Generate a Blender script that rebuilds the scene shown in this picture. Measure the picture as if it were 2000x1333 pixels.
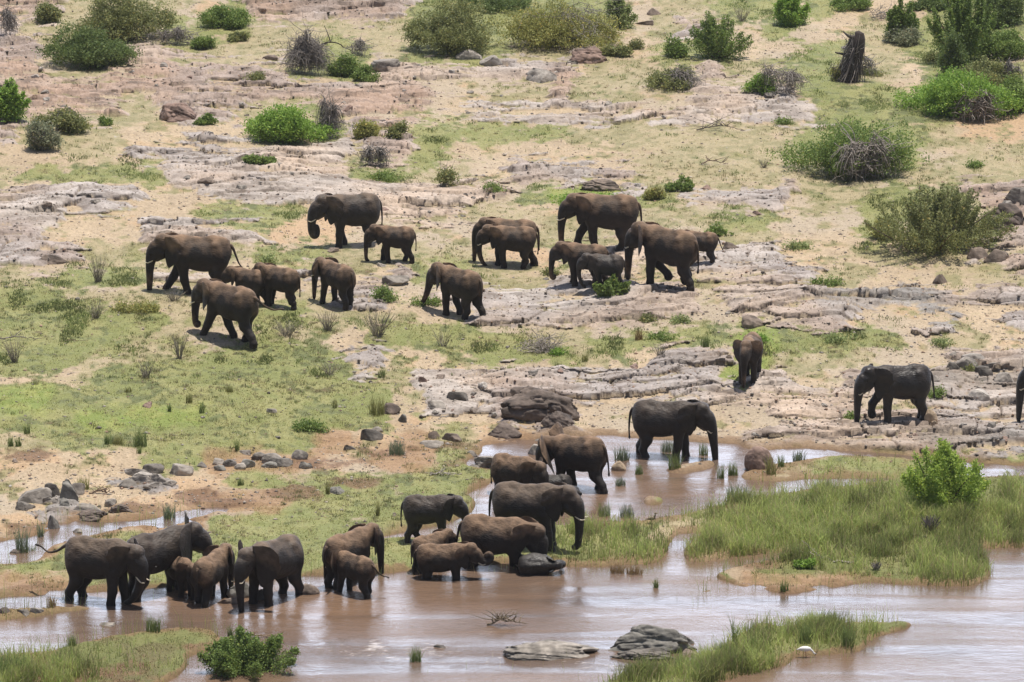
import bpy, math
import numpy as np
from math import radians, sin, cos, pi

for o in list(bpy.data.objects):
    bpy.data.objects.remove(o)
sc = bpy.context.scene
COL = sc.collection

# ------------------------------------------------------------------ camera, sky, sun
CAM_H = 45.0
PITCH = radians(14.0)
FPX = 8690.0                       # focal length in photo pixels (photo 2000 wide)
cam = bpy.data.cameras.new('camera')
cam.sensor_width = 36.0
cam.lens = 36.0 * FPX / 2000.0
cam.clip_start = 1.0
cam.clip_end = 20000.0
camo = bpy.data.objects.new('camera', cam)
COL.objects.link(camo)
camo.location = (0, 0, CAM_H)
camo.rotation_euler = (pi / 2 - PITCH, 0, 0)
sc.camera = camo

SUN_DIR = np.array([0.14, 0.10, 1.0]); SUN_DIR /= np.linalg.norm(SUN_DIR)
world = bpy.data.worlds.new('World')
sc.world = world
world.use_nodes = True
wn = world.node_tree
bg = wn.nodes['Background']
sky = wn.nodes.new('ShaderNodeTexSky')
sky.sky_type = 'NISHITA'
sky.sun_disc = False
sky.sun_elevation = math.asin(SUN_DIR[2])
sky.sun_rotation = math.atan2(SUN_DIR[0], SUN_DIR[1])
sky.air_density = 1.0
sky.dust_density = 2.5
sky.altitude = 300
wn.links.new(sky.outputs[0], bg.inputs[0])
bg.inputs[1].default_value = 0.075
# unseen cloud glow added low on the far side to brighten the water's reflections
wtc = wn.nodes.new('ShaderNodeTexCoord'); wsep = wn.nodes.new('ShaderNodeSeparateXYZ')
wn.links.new(wtc.outputs['Generated'], wsep.inputs[0])
wmp = wn.nodes.new('ShaderNodeMapping'); wmp.inputs['Scale'].default_value = (1, 1, 3.2)
wn.links.new(wtc.outputs['Generated'], wmp.inputs[0])
wno = wn.nodes.new('ShaderNodeTexNoise'); wno.inputs['Scale'].default_value = 2.6; wno.inputs['Detail'].default_value = 7
wn.links.new(wmp.outputs[0], wno.inputs['Vector'])
def wmath(op, a, b=None, c=None):
    n = wn.nodes.new('ShaderNodeMath'); n.operation = op
    for i, x in enumerate((a, b, c)):
        if x is None: continue
        if isinstance(x, (int, float)): n.inputs[i].default_value = x
        else: wn.links.new(x, n.inputs[i])
    return n.outputs[0]
def wrange(x, a, b, c=0., d=1.):
    n = wn.nodes.new('ShaderNodeMapRange'); n.interpolation_type = 'SMOOTHSTEP'
    wn.links.new(x, n.inputs[0])
    for i, q in enumerate((a, b, c, d)): n.inputs[i + 1].default_value = q
    return n.outputs[0]
wz_lo = wrange(wsep.outputs[2], .0, .06); wz_hi = wrange(wsep.outputs[2], .44, .26)
wy_ = wrange(wsep.outputs[1], .1, .6)
wcl = wmath('MULTIPLY', wmath('MULTIPLY', wz_lo, wz_hi), wmath('MULTIPLY', wy_, wrange(wno.outputs[0], .14, .42)))
wbg2 = wn.nodes.new('ShaderNodeBackground'); wbg2.inputs[0].default_value = (.80, .89, 1.08, 1); wbg2.inputs[1].default_value = 3.3
wms = wn.nodes.new('ShaderNodeMixShader')
wn.links.new(wcl, wms.inputs[0]); wn.links.new(bg.outputs[0], wms.inputs[1]); wn.links.new(wbg2.outputs[0], wms.inputs[2])
wn.links.new(wms.outputs[0], wn.nodes['World Output'].inputs['Surface'])

sl = bpy.data.lights.new('sun', 'SUN')
sl.energy = 5.0
sl.angle = radians(0.5)
sl.color = (1.0, 0.95, 0.87)
slo = bpy.data.objects.new('sun', sl)
COL.objects.link(slo)
import mathutils
slo.rotation_euler = mathutils.Vector(SUN_DIR.tolist()).to_track_quat('Z', 'Y').to_euler()
slo.location = (0, 200, 80)
vs = sc.view_settings
vs.view_transform = 'Standard'
vs.look = 'None'
vs.gamma = 1.0
vs.use_curve_mapping = False
vs.exposure = 0.1

# ------------------------------------------------------------------ small helpers
HAZE = .00008
RNG = np.random.default_rng(7)

def mesh_from(name, V, F, mats=(), smooth=True, attrs=None, fmat=None):
    """V (n,3); F: list of int arrays of equal face size, or one (m,k) array"""
    me = bpy.data.meshes.new(name)
    V = np.asarray(V, dtype=np.float32)
    if isinstance(F, np.ndarray):
        F = [F]
    F = [np.asarray(f, dtype=np.int32) for f in F if len(f)]
    loops = np.concatenate([f.ravel() for f in F])
    sizes = np.concatenate([np.full(len(f), f.shape[1], np.int32) for f in F])
    starts = np.concatenate([[0], np.cumsum(sizes)[:-1]]).astype(np.int32)
    me.vertices.add(len(V)); me.vertices.foreach_set('co', V.ravel())
    me.loops.add(len(loops)); me.loops.foreach_set('vertex_index', loops)
    me.polygons.add(len(sizes)); me.polygons.foreach_set('loop_start', starts)
    me.polygons.foreach_set('loop_total', sizes)
    if smooth:
        me.polygons.foreach_set('use_smooth', np.ones(len(sizes), bool))
    if fmat is not None:
        me.polygons.foreach_set('material_index', np.asarray(fmat, np.int32))
    me.update(calc_edges=True)
    for m in mats:
        me.materials.append(m)
    if attrs:
        for k, a in attrs.items():
            a = np.asarray(a, np.float32)
            if a.ndim == 2:
                at_ = me.color_attributes.new(k, 'FLOAT_COLOR', 'POINT')
                if a.shape[1] == 3:
                    a = np.concatenate([a, np.ones((len(a), 1), np.float32)], 1)
                at_.data.foreach_set('color', a.ravel())
            else:
                at_ = me.attributes.new(k, 'FLOAT', 'POINT')
                at_.data.foreach_set('value', a)
    return me

def add_obj(name, me, parent=None, loc=None, rot=None, scale=None):
    o = bpy.data.objects.new(name, me)
    COL.objects.link(o)
    if parent is not None:
        o.parent = parent
    if loc is not None:
        o.location = [float(q) for q in loc]
    if rot is not None:
        o.rotation_euler = rot
    if scale is not None:
        o.scale = (scale,) * 3 if np.isscalar(scale) else scale
    return o

def tag(o, label=None, cat=None, group=None, kind=None):
    if label: o['label'] = label
    if cat: o['category'] = cat
    if group: o['group'] = group
    if kind: o['kind'] = kind
    return o

def tube(pts, rad, n=6, cap=True):
    """swept tube along pts with radii"""
    pts = np.asarray(pts, float); rad = np.broadcast_to(np.asarray(rad, float), (len(pts),))
    T = np.gradient(pts, axis=0); T /= np.linalg.norm(T, axis=1)[:, None] + 1e-9
    up = np.array([0.31, 0.17, 0.93])
    if abs(T[0] @ up) > 0.9: up = np.array([0.9, 0.3, 0.1])
    A = np.cross(T, up); A /= np.linalg.norm(A, axis=1)[:, None] + 1e-9
    B = np.cross(T, A)
    th = np.arange(n) * 2 * pi / n
    V = pts[:, None] + rad[:, None, None] * (np.cos(th)[None, :, None] * A[:, None] + np.sin(th)[None, :, None] * B[:, None])
    V = V.reshape(-1, 3)
    m = len(pts)
    i = np.arange(m - 1)[:, None] * n; j = np.arange(n)[None]; j2 = (j + 1) % n
    Q = np.stack([i + j, i + j2, i + n + j2, i + n + j], -1).reshape(-1, 4)
    faces = [Q]
    if cap:
        V = np.concatenate([V, pts[:1] - T[:1] * rad[0] * .4, pts[-1:] + T[-1:] * rad[-1] * .6])
        a, b = len(V) - 2, len(V) - 1
        jj = np.arange(n); k2 = (jj + 1) % n
        faces.append(np.stack([np.full(n, a), k2, jj], -1))
        o_ = (m - 1) * n
        faces.append(np.stack([np.full(n, b), o_ + jj, o_ + k2], -1))
    return V, faces

class MB:
    def __init__(s): s.V = []; s.F = []; s.n = 0; s.C = []; s.FM = []
    def add(s, V, faces, col=None, fm=0):
        if isinstance(faces, np.ndarray): faces = [faces]
        s.V.append(np.asarray(V, float)); 
        for f in faces:
            if len(f):
                s.F.append(np.asarray(f) + s.n); s.FM.append(np.full(len(f), fm))
        if col is not None:
            s.C.append(np.broadcast_to(np.asarray(col, float), (len(V), 3)))
        s.n += len(V)
    def mesh(s, name, mats, smooth=True, cname='tint'):
        V = np.concatenate(s.V)
        at = {cname: np.concatenate(s.C)} if s.C else None
        return mesh_from(name, V, s.F, mats, smooth, at, np.concatenate(s.FM))

def catmull(P, n):
    P = np.asarray(P, float)
    Q = np.concatenate([[2 * P[0] - P[1]], P, [2 * P[-1] - P[-2]]])
    out = []
    for i in range(1, len(Q) - 2):
        for t in np.arange(n) / n:
            a, b, c, d = Q[i - 1], Q[i], Q[i + 1], Q[i + 2]
            out.append(.5 * ((2 * b) + (c - a) * t + (2 * a - 5 * b + 4 * c - d) * t * t + (3 * b - a - 3 * c + d) * t ** 3))
    out.append(P[-1])
    return np.array(out)

# ------------------------------------------------------------------ numpy noise
def _hash(ix, iy, seed):
    h = (ix.astype(np.int64) * 374761393 + iy.astype(np.int64) * 668265263 + seed * 2147483647 + 1013904223) & 0xffffffff
    h = ((h ^ (h >> 13)) * 1274126177) & 0xffffffff
    h = (h ^ (h >> 16)) * 2246822519 & 0xffffffff
    return ((h ^ (h >> 15)) & 0xffffff) / float(0x1000000)

def vnoise(x, y, seed=0):
    xi = np.floor(x); yi = np.floor(y); fx = x - xi; fy = y - yi
    fx = fx * fx * fx * (fx * (fx * 6 - 15) + 10); fy = fy * fy * fy * (fy * (fy * 6 - 15) + 10)
    a = _hash(xi, yi, seed); b = _hash(xi + 1, yi, seed); c = _hash(xi, yi + 1, seed); d = _hash(xi + 1, yi + 1, seed)
    return (a + (b - a) * fx + (c - a) * fy + (a - b - c + d) * fx * fy) * 2 - 1

def fbm(x, y, oct=4, seed=0, gain=.5):
    s = 0; a = 1; t = 0
    for i in range(oct):
        s = s + a * vnoise(x * 2 ** i + 17.3 * i, y * 2 ** i - 9.1 * i, seed + i); t += a; a *= gain
    return s / t

def worley(x, y, seed=0):
    """F1, F2, cell random a, b, offset vector to nearest point"""
    xi = np.floor(x); yi = np.floor(y)
    F1 = np.full(x.shape, 9.); F2 = np.full(x.shape, 9.)
    ra = np.zeros(x.shape); rb = np.zeros(x.shape); ox = np.zeros(x.shape); oy = np.zeros(x.shape)
    for dx in (-1, 0, 1):
        for dy in (-1, 0, 1):
            cx = xi + dx; cy = yi + dy
            px = cx + .1 + .8 * _hash(cx, cy, seed); py = cy + .1 + .8 * _hash(cx, cy, seed + 11)
            ddx = x - px; ddy = y - py; d = np.sqrt(ddx * ddx + ddy * ddy)
            near = d < F1
            F2 = np.where(near, F1, np.minimum(F2, d))
            F1 = np.where(near, d, F1)
            ra = np.where(near, _hash(cx, cy, seed + 23), ra); rb = np.where(near, _hash(cx, cy, seed + 37), rb)
            ox = np.where(near, ddx, ox); oy = np.where(near, ddy, oy)
    return F1, F2, ra, rb, ox, oy

def sstep(a, b, x):
    t = np.clip((x - a) / (b - a), 0, 1)
    return t * t * (3 - 2 * t)
# ------------------------------------------------------------------ mapping between the photograph and the ground
def ray(u, v):
    a = (np.asarray(u, float) - 1000.0) / FPX; b = (666.5 - np.asarray(v, float)) / FPX
    return a, cos(PITCH) + b * sin(PITCH), -sin(PITCH) + b * cos(PITCH)

def onplane(u, v, h=0.0):
    dx, dy, dz = ray(u, v)
    t = (h - CAM_H) / dz
    return dx * t, dy * t

def pxpm(y):          # photo pixels per metre at ground distance y
    return FPX / (y * cos(PITCH) + CAM_H * sin(PITCH))

LAND = [  # the lie of the land in cells of 40 photo pixels, run-length coded
 "R3y6.1o1g1R8g10.2y3g3.1g2.4g5", "r1y7g4y8g10.2y1r2.2g2.3y3g5", "R2y4r2y8g2y2g5y3R1y1.2g4.3g3y2g4.2",
 "R2.1y2R9g4r9R1.1y2y3r1y3g3y3.1g5", "g1R16R4.3y3R1y3.3r5g3g2.1g5", "g1R3R2y2R4y3g1R3R2p19g4g2g1o3",
 "R1y2y3.6y3g2R3g8y11g6y2o3", ".3y3r7p4y1R2g2.8y9g6.2y3", "y1g7r5p4g3y3.2r4R2y19", "r7.3p3p12g2G3g3r6y4g4R3",
 "p3.7g5o3p5y4o3y5g3.4g5y1R2", "R2.5r6o4.3.3p3y4p4y4.4g2.1g4r1", "r2R2y8g4y3y5o3g1p6r4.4y5r1R2",
 "y3g4p4.3r2.3r1g3y4r4.3r6y2.4y4", "g3y7.4y2r3.2r4r1r8.1r5d6r4", "g8y4g3y5.3r11.2r6.3d2.2r1",
 "g6y3.3y4.2g7y4g7G2g6.2y2.2", "g4y6g7r2.4g5y2g1.1r4G2y5.3r4", ".2y3g13y2p4r10r1G2r2.2r4d5",
 "G3g16y2p3R4r3r4p7.3r3p2", "g4G6g9o2.3R4.3.7p4r5r3", "y3g10g2m2o2m2y2o1m2r3.3.4r4p5d5",
 "o3.4g3m5o3m3g4m8.2y5g10", ".5d3o3g5g8m8.2y6g10", ".2d2.2o3m5g10m4.4g18", "o2m8g12g10y6g12", "m3g12g8g9y4g14", "g31y6g13",
 "m4g10g6g16m6g8"] + ["g50"] * 6
CODES = '.ygGrpRdom'
def land_grid():
    G = []
    import re
    for row in LAND:
        s = ''.join(c * int(n) for c, n in re.findall(r'([^\d])(\d+)', row))
        s = (s + s[-1] * 50)[:50]
        G.append([CODES.index(c) for c in s])
    return np.array(G)

WATER = [
 [(-3500, 1162), (0, 1160), (130, 1152), (240, 1147), (330, 1138), (450, 1129), (600, 1117), (720, 1113), (810, 1107), (880, 1101), (1000, 1094), (1100, 1099),
  (1180, 1101), (1290, 1092), (1302, 1060), (1318, 1036), (1388, 1034), (1342, 1060), (1334, 1082), (1352, 1092), (1460, 1084), (1385, 1080), (1540, 1072),
  (1556, 1088), (1500, 1092), (1460, 1097), (1388, 1120), (1444, 1138), (1500, 1146), (1544, 1154), (1612, 1142), (1700, 1130), (1780, 1135), (1900, 1138),
  (1932, 1122), (1925, 1085), (1905, 1064), (2000, 1062), (5500, 1060), (5500, 6000), (-3500, 6000)],
 [(905, 905), (920, 885), (932, 864), (1000, 856), (1060, 850), (1150, 850), (1175, 842), (1232, 848), (1440, 862), (1470, 874), (1550, 868), (1700, 878), (1815, 884),
  (1900, 896), (2000, 903), (5500, 905), (5500, 928), (2000, 926), (1930, 929), (1780, 927), (1700, 940), (1560, 957), (1450, 972), (1400, 988), (1330, 1003),
  (1260, 1013), (1200, 1016), (1130, 1021), (1000, 1031), (900, 1042), (800, 1047), (742, 1050), (735, 1042), (800, 1031), (880, 1013), (922, 995), (932, 975), (905, 960),
  (935, 947), (972, 930), (985, 915), (940, 912)],
 [(-3500, 1058), (0, 1050), (60, 1042), (100, 1027), (150, 1010), (200, 1013), (250, 1011), (300, 1005), (380, 995), (430, 989), (450, 988),
  (430, 994), (395, 1004), (340, 1016), (250, 1025), (200, 1037), (120, 1057), (100, 1064), (72, 1088), (40, 1097), (-3500, 1110)],
]
ISLES = [
 [(1436, 924), (1490, 906), (1550, 899), (1625, 885), (1700, 888), (1790, 894), (1850, 905), (1840, 926), (1760, 924), (1730, 928), (1625, 928), (1520, 935), (1445, 930)],
 [(-3500, 1290), (0, 1280), (45, 1274), (100, 1268), (150, 1256), (210, 1241), (270, 1231), (360, 1222), (414, 1225), (436, 1248), (430, 1258), (362, 1276), (368, 1291), (345, 1315), (300, 1334), (240, 1420), (-3500, 1500)],
 [(1150, 1350), (1185, 1330), (1232, 1313), (1380, 1282), (1420, 1257), (1448, 1234), (1480, 1213), (1516, 1220), (1568, 1219), (1700, 1211), (1800, 1212), (1740, 1229), (1700, 1241),
  (1680, 1266), (1612, 1273), (1552, 1277), (1540, 1293), (1432, 1317), (1370, 1336), (1300, 1400), (1150, 1420)],
 [(-100, 1190), (0, 1188), (60, 1186), (120, 1179), (180, 1178), (192, 1184), (120, 1190), (70, 1200), (0, 1205), (-100, 1210)],
 [(1285, 914), (1330, 902), (1390, 894), (1410, 900), (1380, 912), (1330, 920)],
 [(1250, 972), (1270, 966), (1305, 970), (1290, 980), (1260, 982)],
 [(1338, 1148), (1360, 1145), (1415, 1143), (1400, 1150), (1360, 1153)],
 [(1330, 1176), (1372, 1170), (1394, 1170), (1370, 1178), (1340, 1179)],
 [(900, 868), (930, 862), (944, 874), (935, 884), (905, 886)],
]
def poly_mask(px, py, P):
    P = np.array(P, float); m = np.zeros(px.shape, bool)
    x1, y1 = P[:, 0], P[:, 1]; x2, y2 = np.roll(x1, -1), np.roll(y1, -1)
    for a, b, c, d in zip(x1, y1, x2, y2):
        if b == d: continue
        cr = ((b > py) != (d > py)) & (px < (c - a) * (py - b) / (d - b) + a)
        m ^= cr
    return m

def blur(A, n):
    if n < 1: return A
    for ax in (0, 1):
        for _ in range(2):
            P = np.concatenate([np.repeat(np.take(A, [0], ax), n, ax), A, np.repeat(np.take(A, [-1], ax), n, ax)], ax)
            c = np.cumsum(P, ax); z = np.zeros_like(np.take(c, [0], ax))
            c = np.concatenate([z, c], ax); L = A.shape[ax]
            A = (np.take(c, np.arange(2 * n + 1, 2 * n + 1 + L), ax) - np.take(c, np.arange(L), ax)) / (2 * n + 1)
    return A

# parameter grid: fine inside the picture, coarser outside, out to the horizon
ST = 2.0
uc = np.arange(-60, 2061, ST)
ul = -60 - np.cumsum(ST * 1.09 ** np.arange(1, 90)); ul = ul[ul > -9000][::-1]
ur = 2060 - ul[::-1] - 60
U1 = np.concatenate([ul, uc, ur])
vc = np.arange(-50, 1391, 1.7)
vt = -50 - np.cumsum(1.7 * 1.05 ** np.arange(1, 120)); vt = vt[vt > -1440][::-1]
vb = 1390 + np.cumsum(1.7 * 1.10 ** np.arange(1, 70)); vb = vb[vb < 5000]
V1 = np.concatenate([vt, vc, vb])
UU, VV = np.meshgrid(U1, V1)
NV, NU = UU.shape

def base_height(u, v):
    line = np.interp(u, [-500, 0, 300, 600, 900, 1200, 2000, 2600], [960, 950, 930, 880, 845, 835, 862, 870])
    t = np.clip((line - v) / 860.0, 0, 3)
    h = .12 + 2.6 * t
    return h

BH = base_height(UU, VV)
X0, Y0 = onplane(UU, VV, BH)
# gentle mounds, part of the lie of the land
inl = sstep(0, 60, np.interp(UU, [-500, 0, 300, 600, 900, 1200, 2000, 2600], [960, 950, 930, 880, 845, 835, 862, 870]) - VV)
BH = BH + inl * (.35 * vnoise(X0 / 11, Y0 / 15, 3) + .12 * vnoise(X0 / 4, Y0 / 5, 4))
X0, Y0 = onplane(UU, VV, BH)

# masks
wob = 5
wu = UU + wob * fbm(X0 / .9, Y0 / 1.6, 3, 21); wv = VV + wob * .45 * fbm(X0 / .9, Y0 / 1.6, 3, 31)
water = np.zeros(UU.shape, bool)
for P in WATER: water |= poly_mask(wu, wv, P)
for P in ISLES: water &= ~poly_mask(wu, wv, P)
W = blur(water.astype(float), 3)
Wb = blur(water.astype(float), 9)

LG = land_grid()
cu = np.clip((UU + 26 * fbm(X0 / 1.6, Y0 / 3.0, 4, 41) + 6 * fbm(X0 / .25, Y0 / .5, 2, 45)) / 40 - .5, 0, 49)
cv = np.clip((VV + 17 * fbm(X0 / 1.9, Y0 / 3.2, 4, 51) + 4 * fbm(X0 / .3, Y0 / .6, 2, 55)) / 40 - .5, 0, len(LG) - 1)
def sample(M):
    i = np.floor(cv).astype(int); j = np.floor(cu).astype(int)
    i2 = np.minimum(i + 1, M.shape[0] - 1); j2 = np.minimum(j + 1, 49)
    a = cv - i; b = cu - j
    return (M[i, j] * (1 - a) * (1 - b) + M[i2, j] * a * (1 - b) + M[i, j2] * (1 - a) * b + M[i2, j2] * a * b)
cls = {c: sample((LG == k).astype(float)) for k, c in enumerate(CODES)}
# beyond the picture: plain mix of dry grass and rock
far = sstep(0, 80, -30 - VV)

rock_w = np.clip(cls['r'] + cls['p'] + cls['R'] + cls['d'], 0, 1)
rough_w = np.clip(cls['R'] + .8 * cls['d'], 0, 1)

# rock relief: slabs dipping away from the river, their broken edges facing it, three sizes
wpx = .45 * fbm(X0 / 2.2, Y0 / 1.7, 3, 71); wpy = .70 * fbm(X0 / 2.6, Y0 / 1.7, 4, 72)
xs = X0 + wpx; ys = Y0 + wpy
def slabs(sx, sy, seed, amp, tl, joint, rot=.12):
    xr = (xs + ys * .25) / sx; yr = (ys - xs * rot) / sy
    F1, F2, a, b, ox, oy = worley(xr, yr, seed)
    e = F2 - F1
    h = amp * (a - .5) - tl * (.15 + 1.1 * b) * oy + tl * .6 * (a - .5) * ox
    gr = 1 - sstep(0, joint, e)
    lip = sstep(.30, .02, e) * sstep(.05, -.25, oy) * (.25 + .75 * b)
    return h, gr * (b > .35), e, lip
h0, g0, e0, l0 = slabs(7.5, 4.2, 80, .18, .20, .03, .10)
h1, g1, e1, l1 = slabs(4.2, 2.1, 81, .11, .22, .05, .10)
h2, g2, e2, l2 = slabs(1.7, 1.0, 82, .055, .19, .08, .13)
h3, g3, e3, l3 = slabs(1.0, .40, 83, .018, .055, .12, .12)
smooth_rock = sstep(-.15, .45, fbm(X0 / 4.5, Y0 / 5, 3, 95) + .25 * cls['p'] - .1) * (1 - rough_w)
rel = h0 * .6 + h1 * (.85 - .35 * smooth_rock) + h2 * (.8 - .6 * smooth_rock + .35 * rough_w) + h3 * (.8 - .5 * smooth_rock + .6 * rough_w)
rel += .02 * fbm(X0 / 1.1, Y0 / .4, 3, 91) + .12 * fbm(X0 / 3.0, Y0 / 2.2, 3, 92)
groove = np.clip(.07 * g1 + .04 * g2 * (1 - l1) + .012 * g3, 0, .12) * (1 - .4 * smooth_rock)
# soil and turf fill the hollows between the slabs
turf0 = .05 * fbm(X0 / 1.1, Y0 / .9, 3, 101)
turf = turf0 + .02 * fbm(X0 / .35, Y0 / .4, 2, 102)
gm = np.clip(cls['g'] + cls['G'], 0, 1)
turf = turf + .03 * gm * sstep(-.1, .3, fbm(X0 / .5, Y0 / .7, 3, 103))
rockh = rel - groove + .26 * (sstep(.10, .95, rock_w) - .50) + .13 * fbm(X0 / 1.5, Y0 / 1.0, 4, 61)
rockh = np.where(rock_w < .04, -1, rockh)
R = sstep(-.022, .022, rockh - turf0) * (1 - sstep(.1, .5, W)) 
det = np.where(R > .5, np.maximum(rockh, turf0), np.maximum(rockh, turf)) * (1 - W) + turf * W
# gullies and cut banks in brown soil
det -= .32 * cls['m'] * sstep(0.05, .25, fbm(X0 / 2.4, Y0 / 1.0, 3, 111) + .1) * (1 - Wb)
# down to the river bed
bedc = np.clip(W * 1.6 - .3, 0, 1)
low = BH * (1 - sstep(.02, .98, W))
ZZ = (BH + det * (1 - sstep(.3, .8, W))) * (1 - sstep(.15, .85, W)) + sstep(.2, 1., W) * (-.10 - .35 * sstep(.5, 1, Wb))
ZZ = ZZ
ZZ = np.where(W < .12, np.maximum(ZZ, .015), ZZ)

# albedo
def C(*c): return np.array(c)[None, None]
def mixc(a, b, t): return a + (b - a) * t[..., None]
far = far
n1 = fbm(X0 / 2.5, Y0 / 3.5, 4, 121); n2 = fbm(X0 / .35, Y0 / .45, 3, 122); n3 = fbm(X0 / .09, Y0 / .16, 2, 123); n4 = fbm(X0 / 1.1, Y0 / 1.5, 3, 124)
n5 = fbm(X0 / 5.0, Y0 / 6.0, 4, 126)
sand = C(.415, .32, .215) * (1 + .12 * n1 + .12 * n2 + .10 * n3 + .14 * n4)[..., None]
sand = mixc(sand, C(.36, .305, .235), sstep(-.1, .4, n5) * .55)
sand = mixc(sand, C(.20, .15, .10), sstep(.42, .62, fbm(X0 / .22, Y0 / .3, 3, 127)) * .6)          # dung, litter and pebbles
sand = mixc(sand, C(.42, .28, .165), sstep(.1, .6, n4 + .9 * cls['o']) * .7)
sand = mixc(sand, C(.27, .18, .105), cls['m'] * .75 + .0 * n1)
yel = mixc(C(.335, .28, .165), C(.215, .20, .098), sstep(-.4, .5, n2 + n4))
grn = mixc(C(.175, .195, .062), C(.25, .245, .10), sstep(-.3, .5, n4 + .5 * n2))
grn = mixc(grn, C(.11, .13, .048), sstep(.1, .6, n2 + .6 * n1))
lush = mixc(C(.18, .225, .055), C(.265, .285, .085), sstep(-.3, .5, n4 + n2))
ycov = sstep(-.30, .40, cls['y'] * 1.3 + n4 * 1.1 + n2 * .8 - .42 + .25 * gm + .2 * n5)
cut = np.zeros(UU.shape)
for (a_, b_, ru, rv, q_) in [(385, 968, 50, 16, 1), (440, 980, 60, 8, .8), (580, 962, 60, 14, 1), (700, 945, 60, 10, .9), (260, 990, 70, 10, .8), (60, 1030, 60, 14, .7), (160, 1060, 60, 12, .8), (880, 905, 40, 8, .6), (950, 945, 40, 8, .8), (640, 905, 90, 12, .8),
                             (1000, 805, 60, 12, .5), (760, 880, 60, 10, .6), (60, 890, 60, 12, .7), (1480, 925, 60, 10, .6), (400, 1268, 50, 12, .9), (120, 1310, 170, 30, .8), (1460, 1105, 60, 10, .8), (880, 870, 50, 10, .6), (100, 1150, 120, 8, .7), (1530, 1305, 60, 10, .7)]:
    cut = np.maximum(cut, q_ * np.exp(-(((UU - a_) / ru) ** 2 + ((VV - b_) / rv) ** 2)))
isle = (VV > 1110 - .12 * (UU - 900)) | ((VV > 930) & (UU > 1330))
gcov = sstep(-.25, .35, gm * 1.5 + n4 * .75 + n2 * .65 - .66 + .30 * ((UU < 900) & (VV > 620) & (VV < 860)) + .35 * isle + .35 * (cls['y'] * sstep(-.1, .4, n5)))
col = mixc(sand, yel, ycov * .85)
col = mixc(col, grn, gcov * .92)
col = mixc(col, lush, sstep(.2, .7, cls['G'] + .4 * n4) * .8)
olv = C(.13, .135, .048) * (1 + .3 * n2 + .3 * n4)[..., None]
col = mixc(col, olv, isle * gcov * .55)
col = mixc(col, C(.12, .10, .05), sstep(1212, 1262, VV) * sstep(520, 400, UU) * sstep(-.3, .3, n4 + n1) * .7)
soil = C(.30, .19, .11) * (1 + .2 * n2)[..., None]
col = mixc(col, soil, sstep(.35, .8, cls['m'] * 1.2 + .4 * n4 + .2 * n2) * .75)
cutm = sstep(.25, .75, cut * 1.2 + .45 * n2 + .35 * n4) * (1 - W)
col = mixc(col, C(.165, .098, .06) * (1 + .3 * n3)[..., None], cutm * .85)
rk = mixc(C(.40, .355, .325), C(.325, .285, .265), sstep(-.5, .5, n1))
rk = mixc(rk, C(.42, .36, .31), cls['p'] * .7)
rk = mixc(rk, C(.315, .24, .20), cls['R'] * .8)
rk = mixc(rk, C(.235, .22, .205), cls['d'] * .9)
rk = mixc(rk, rk * C(1.08, .97, .86), sstep(-.2, .4, n5))
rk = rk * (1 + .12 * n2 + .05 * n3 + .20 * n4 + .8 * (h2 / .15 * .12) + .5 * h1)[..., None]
dzy = -np.gradient(det, axis=0) / (np.abs(np.gradient(Y0, axis=0)) + 1e-4)
ledge_shade = sstep(.25, .9, -np.gradient(det, axis=0) / (np.gradient(Y0, axis=0) - 1e-4) * 1.0)
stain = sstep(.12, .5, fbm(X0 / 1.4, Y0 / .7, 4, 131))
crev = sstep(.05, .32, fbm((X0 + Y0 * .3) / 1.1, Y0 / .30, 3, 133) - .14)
for _ in range(3): ledge_shade = (np.roll(ledge_shade, 1, 1) + ledge_shade + np.roll(ledge_shade, -1, 1)) / 3
rk = mixc(rk, C(.15, .11, .085), ledge_shade * .6)                                     # shade painted onto the steep broken ledge faces
rk = mixc(rk, C(.13, .10, .08), stain * .35 + crev * .55 * (1 - .4 * smooth_rock))                                    # lichen and weather stains
rk = mixc(rk, C(.10, .075, .06), np.clip(groove / .06, 0, 1) * .8)            # earth in the joints
dep = sstep(.07, .0, rockh - turf)
rk = mixc(rk, sand * .96, dep * sstep(-.3, .3, n4 + n2) * .6 * (1 - rough_w))
rk = mixc(rk, C(.17, .185, .065), dep * sstep(.1, .5, n4 * .8 + n2 * .6) * .7)
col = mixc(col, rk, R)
# wet margin and bed
wet = sstep(.05, .35, Wb) * (1 - R * .4) * sstep(-.2, .35, n4 + n2 * .6 + .4 * (1 - gcov) + 2.5 * W - .2)
col = mixc(col, C(.20, .125, .07), np.clip(wet, 0, 1) * .8)
col = mixc(col, C(.17, .10, .055), sstep(.4, .8, W))
col = np.clip(col, .01, .9)

# the broken ledge edges overhang a little towards the river
lipm = R * (1 - W) * (VV < 1000)
YD = Y0 - lipm * (.30 * l1 * (.85 - .35 * smooth_rock) + .16 * l2 * (1 - .6 * smooth_rock) + .2 * l0)
NXY = np.stack([X0, YD, ZZ], -1)
def sample_grid(A, u, v):
    j = np.interp(u, U1, np.arange(NU)); i = np.interp(v, V1, np.arange(NV))
    i0 = np.clip(np.floor(i).astype(int), 0, NV - 2); j0 = np.clip(np.floor(j).astype(int), 0, NU - 2)
    a = (i - i0); b = (j - j0)
    if A.ndim == 3: a = np.asarray(a)[..., None]; b = np.asarray(b)[..., None]
    return A[i0, j0] * (1 - a) * (1 - b) + A[i0 + 1, j0] * a * (1 - b) + A[i0, j0 + 1] * (1 - a) * b + A[i0 + 1, j0 + 1] * a * b

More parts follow.
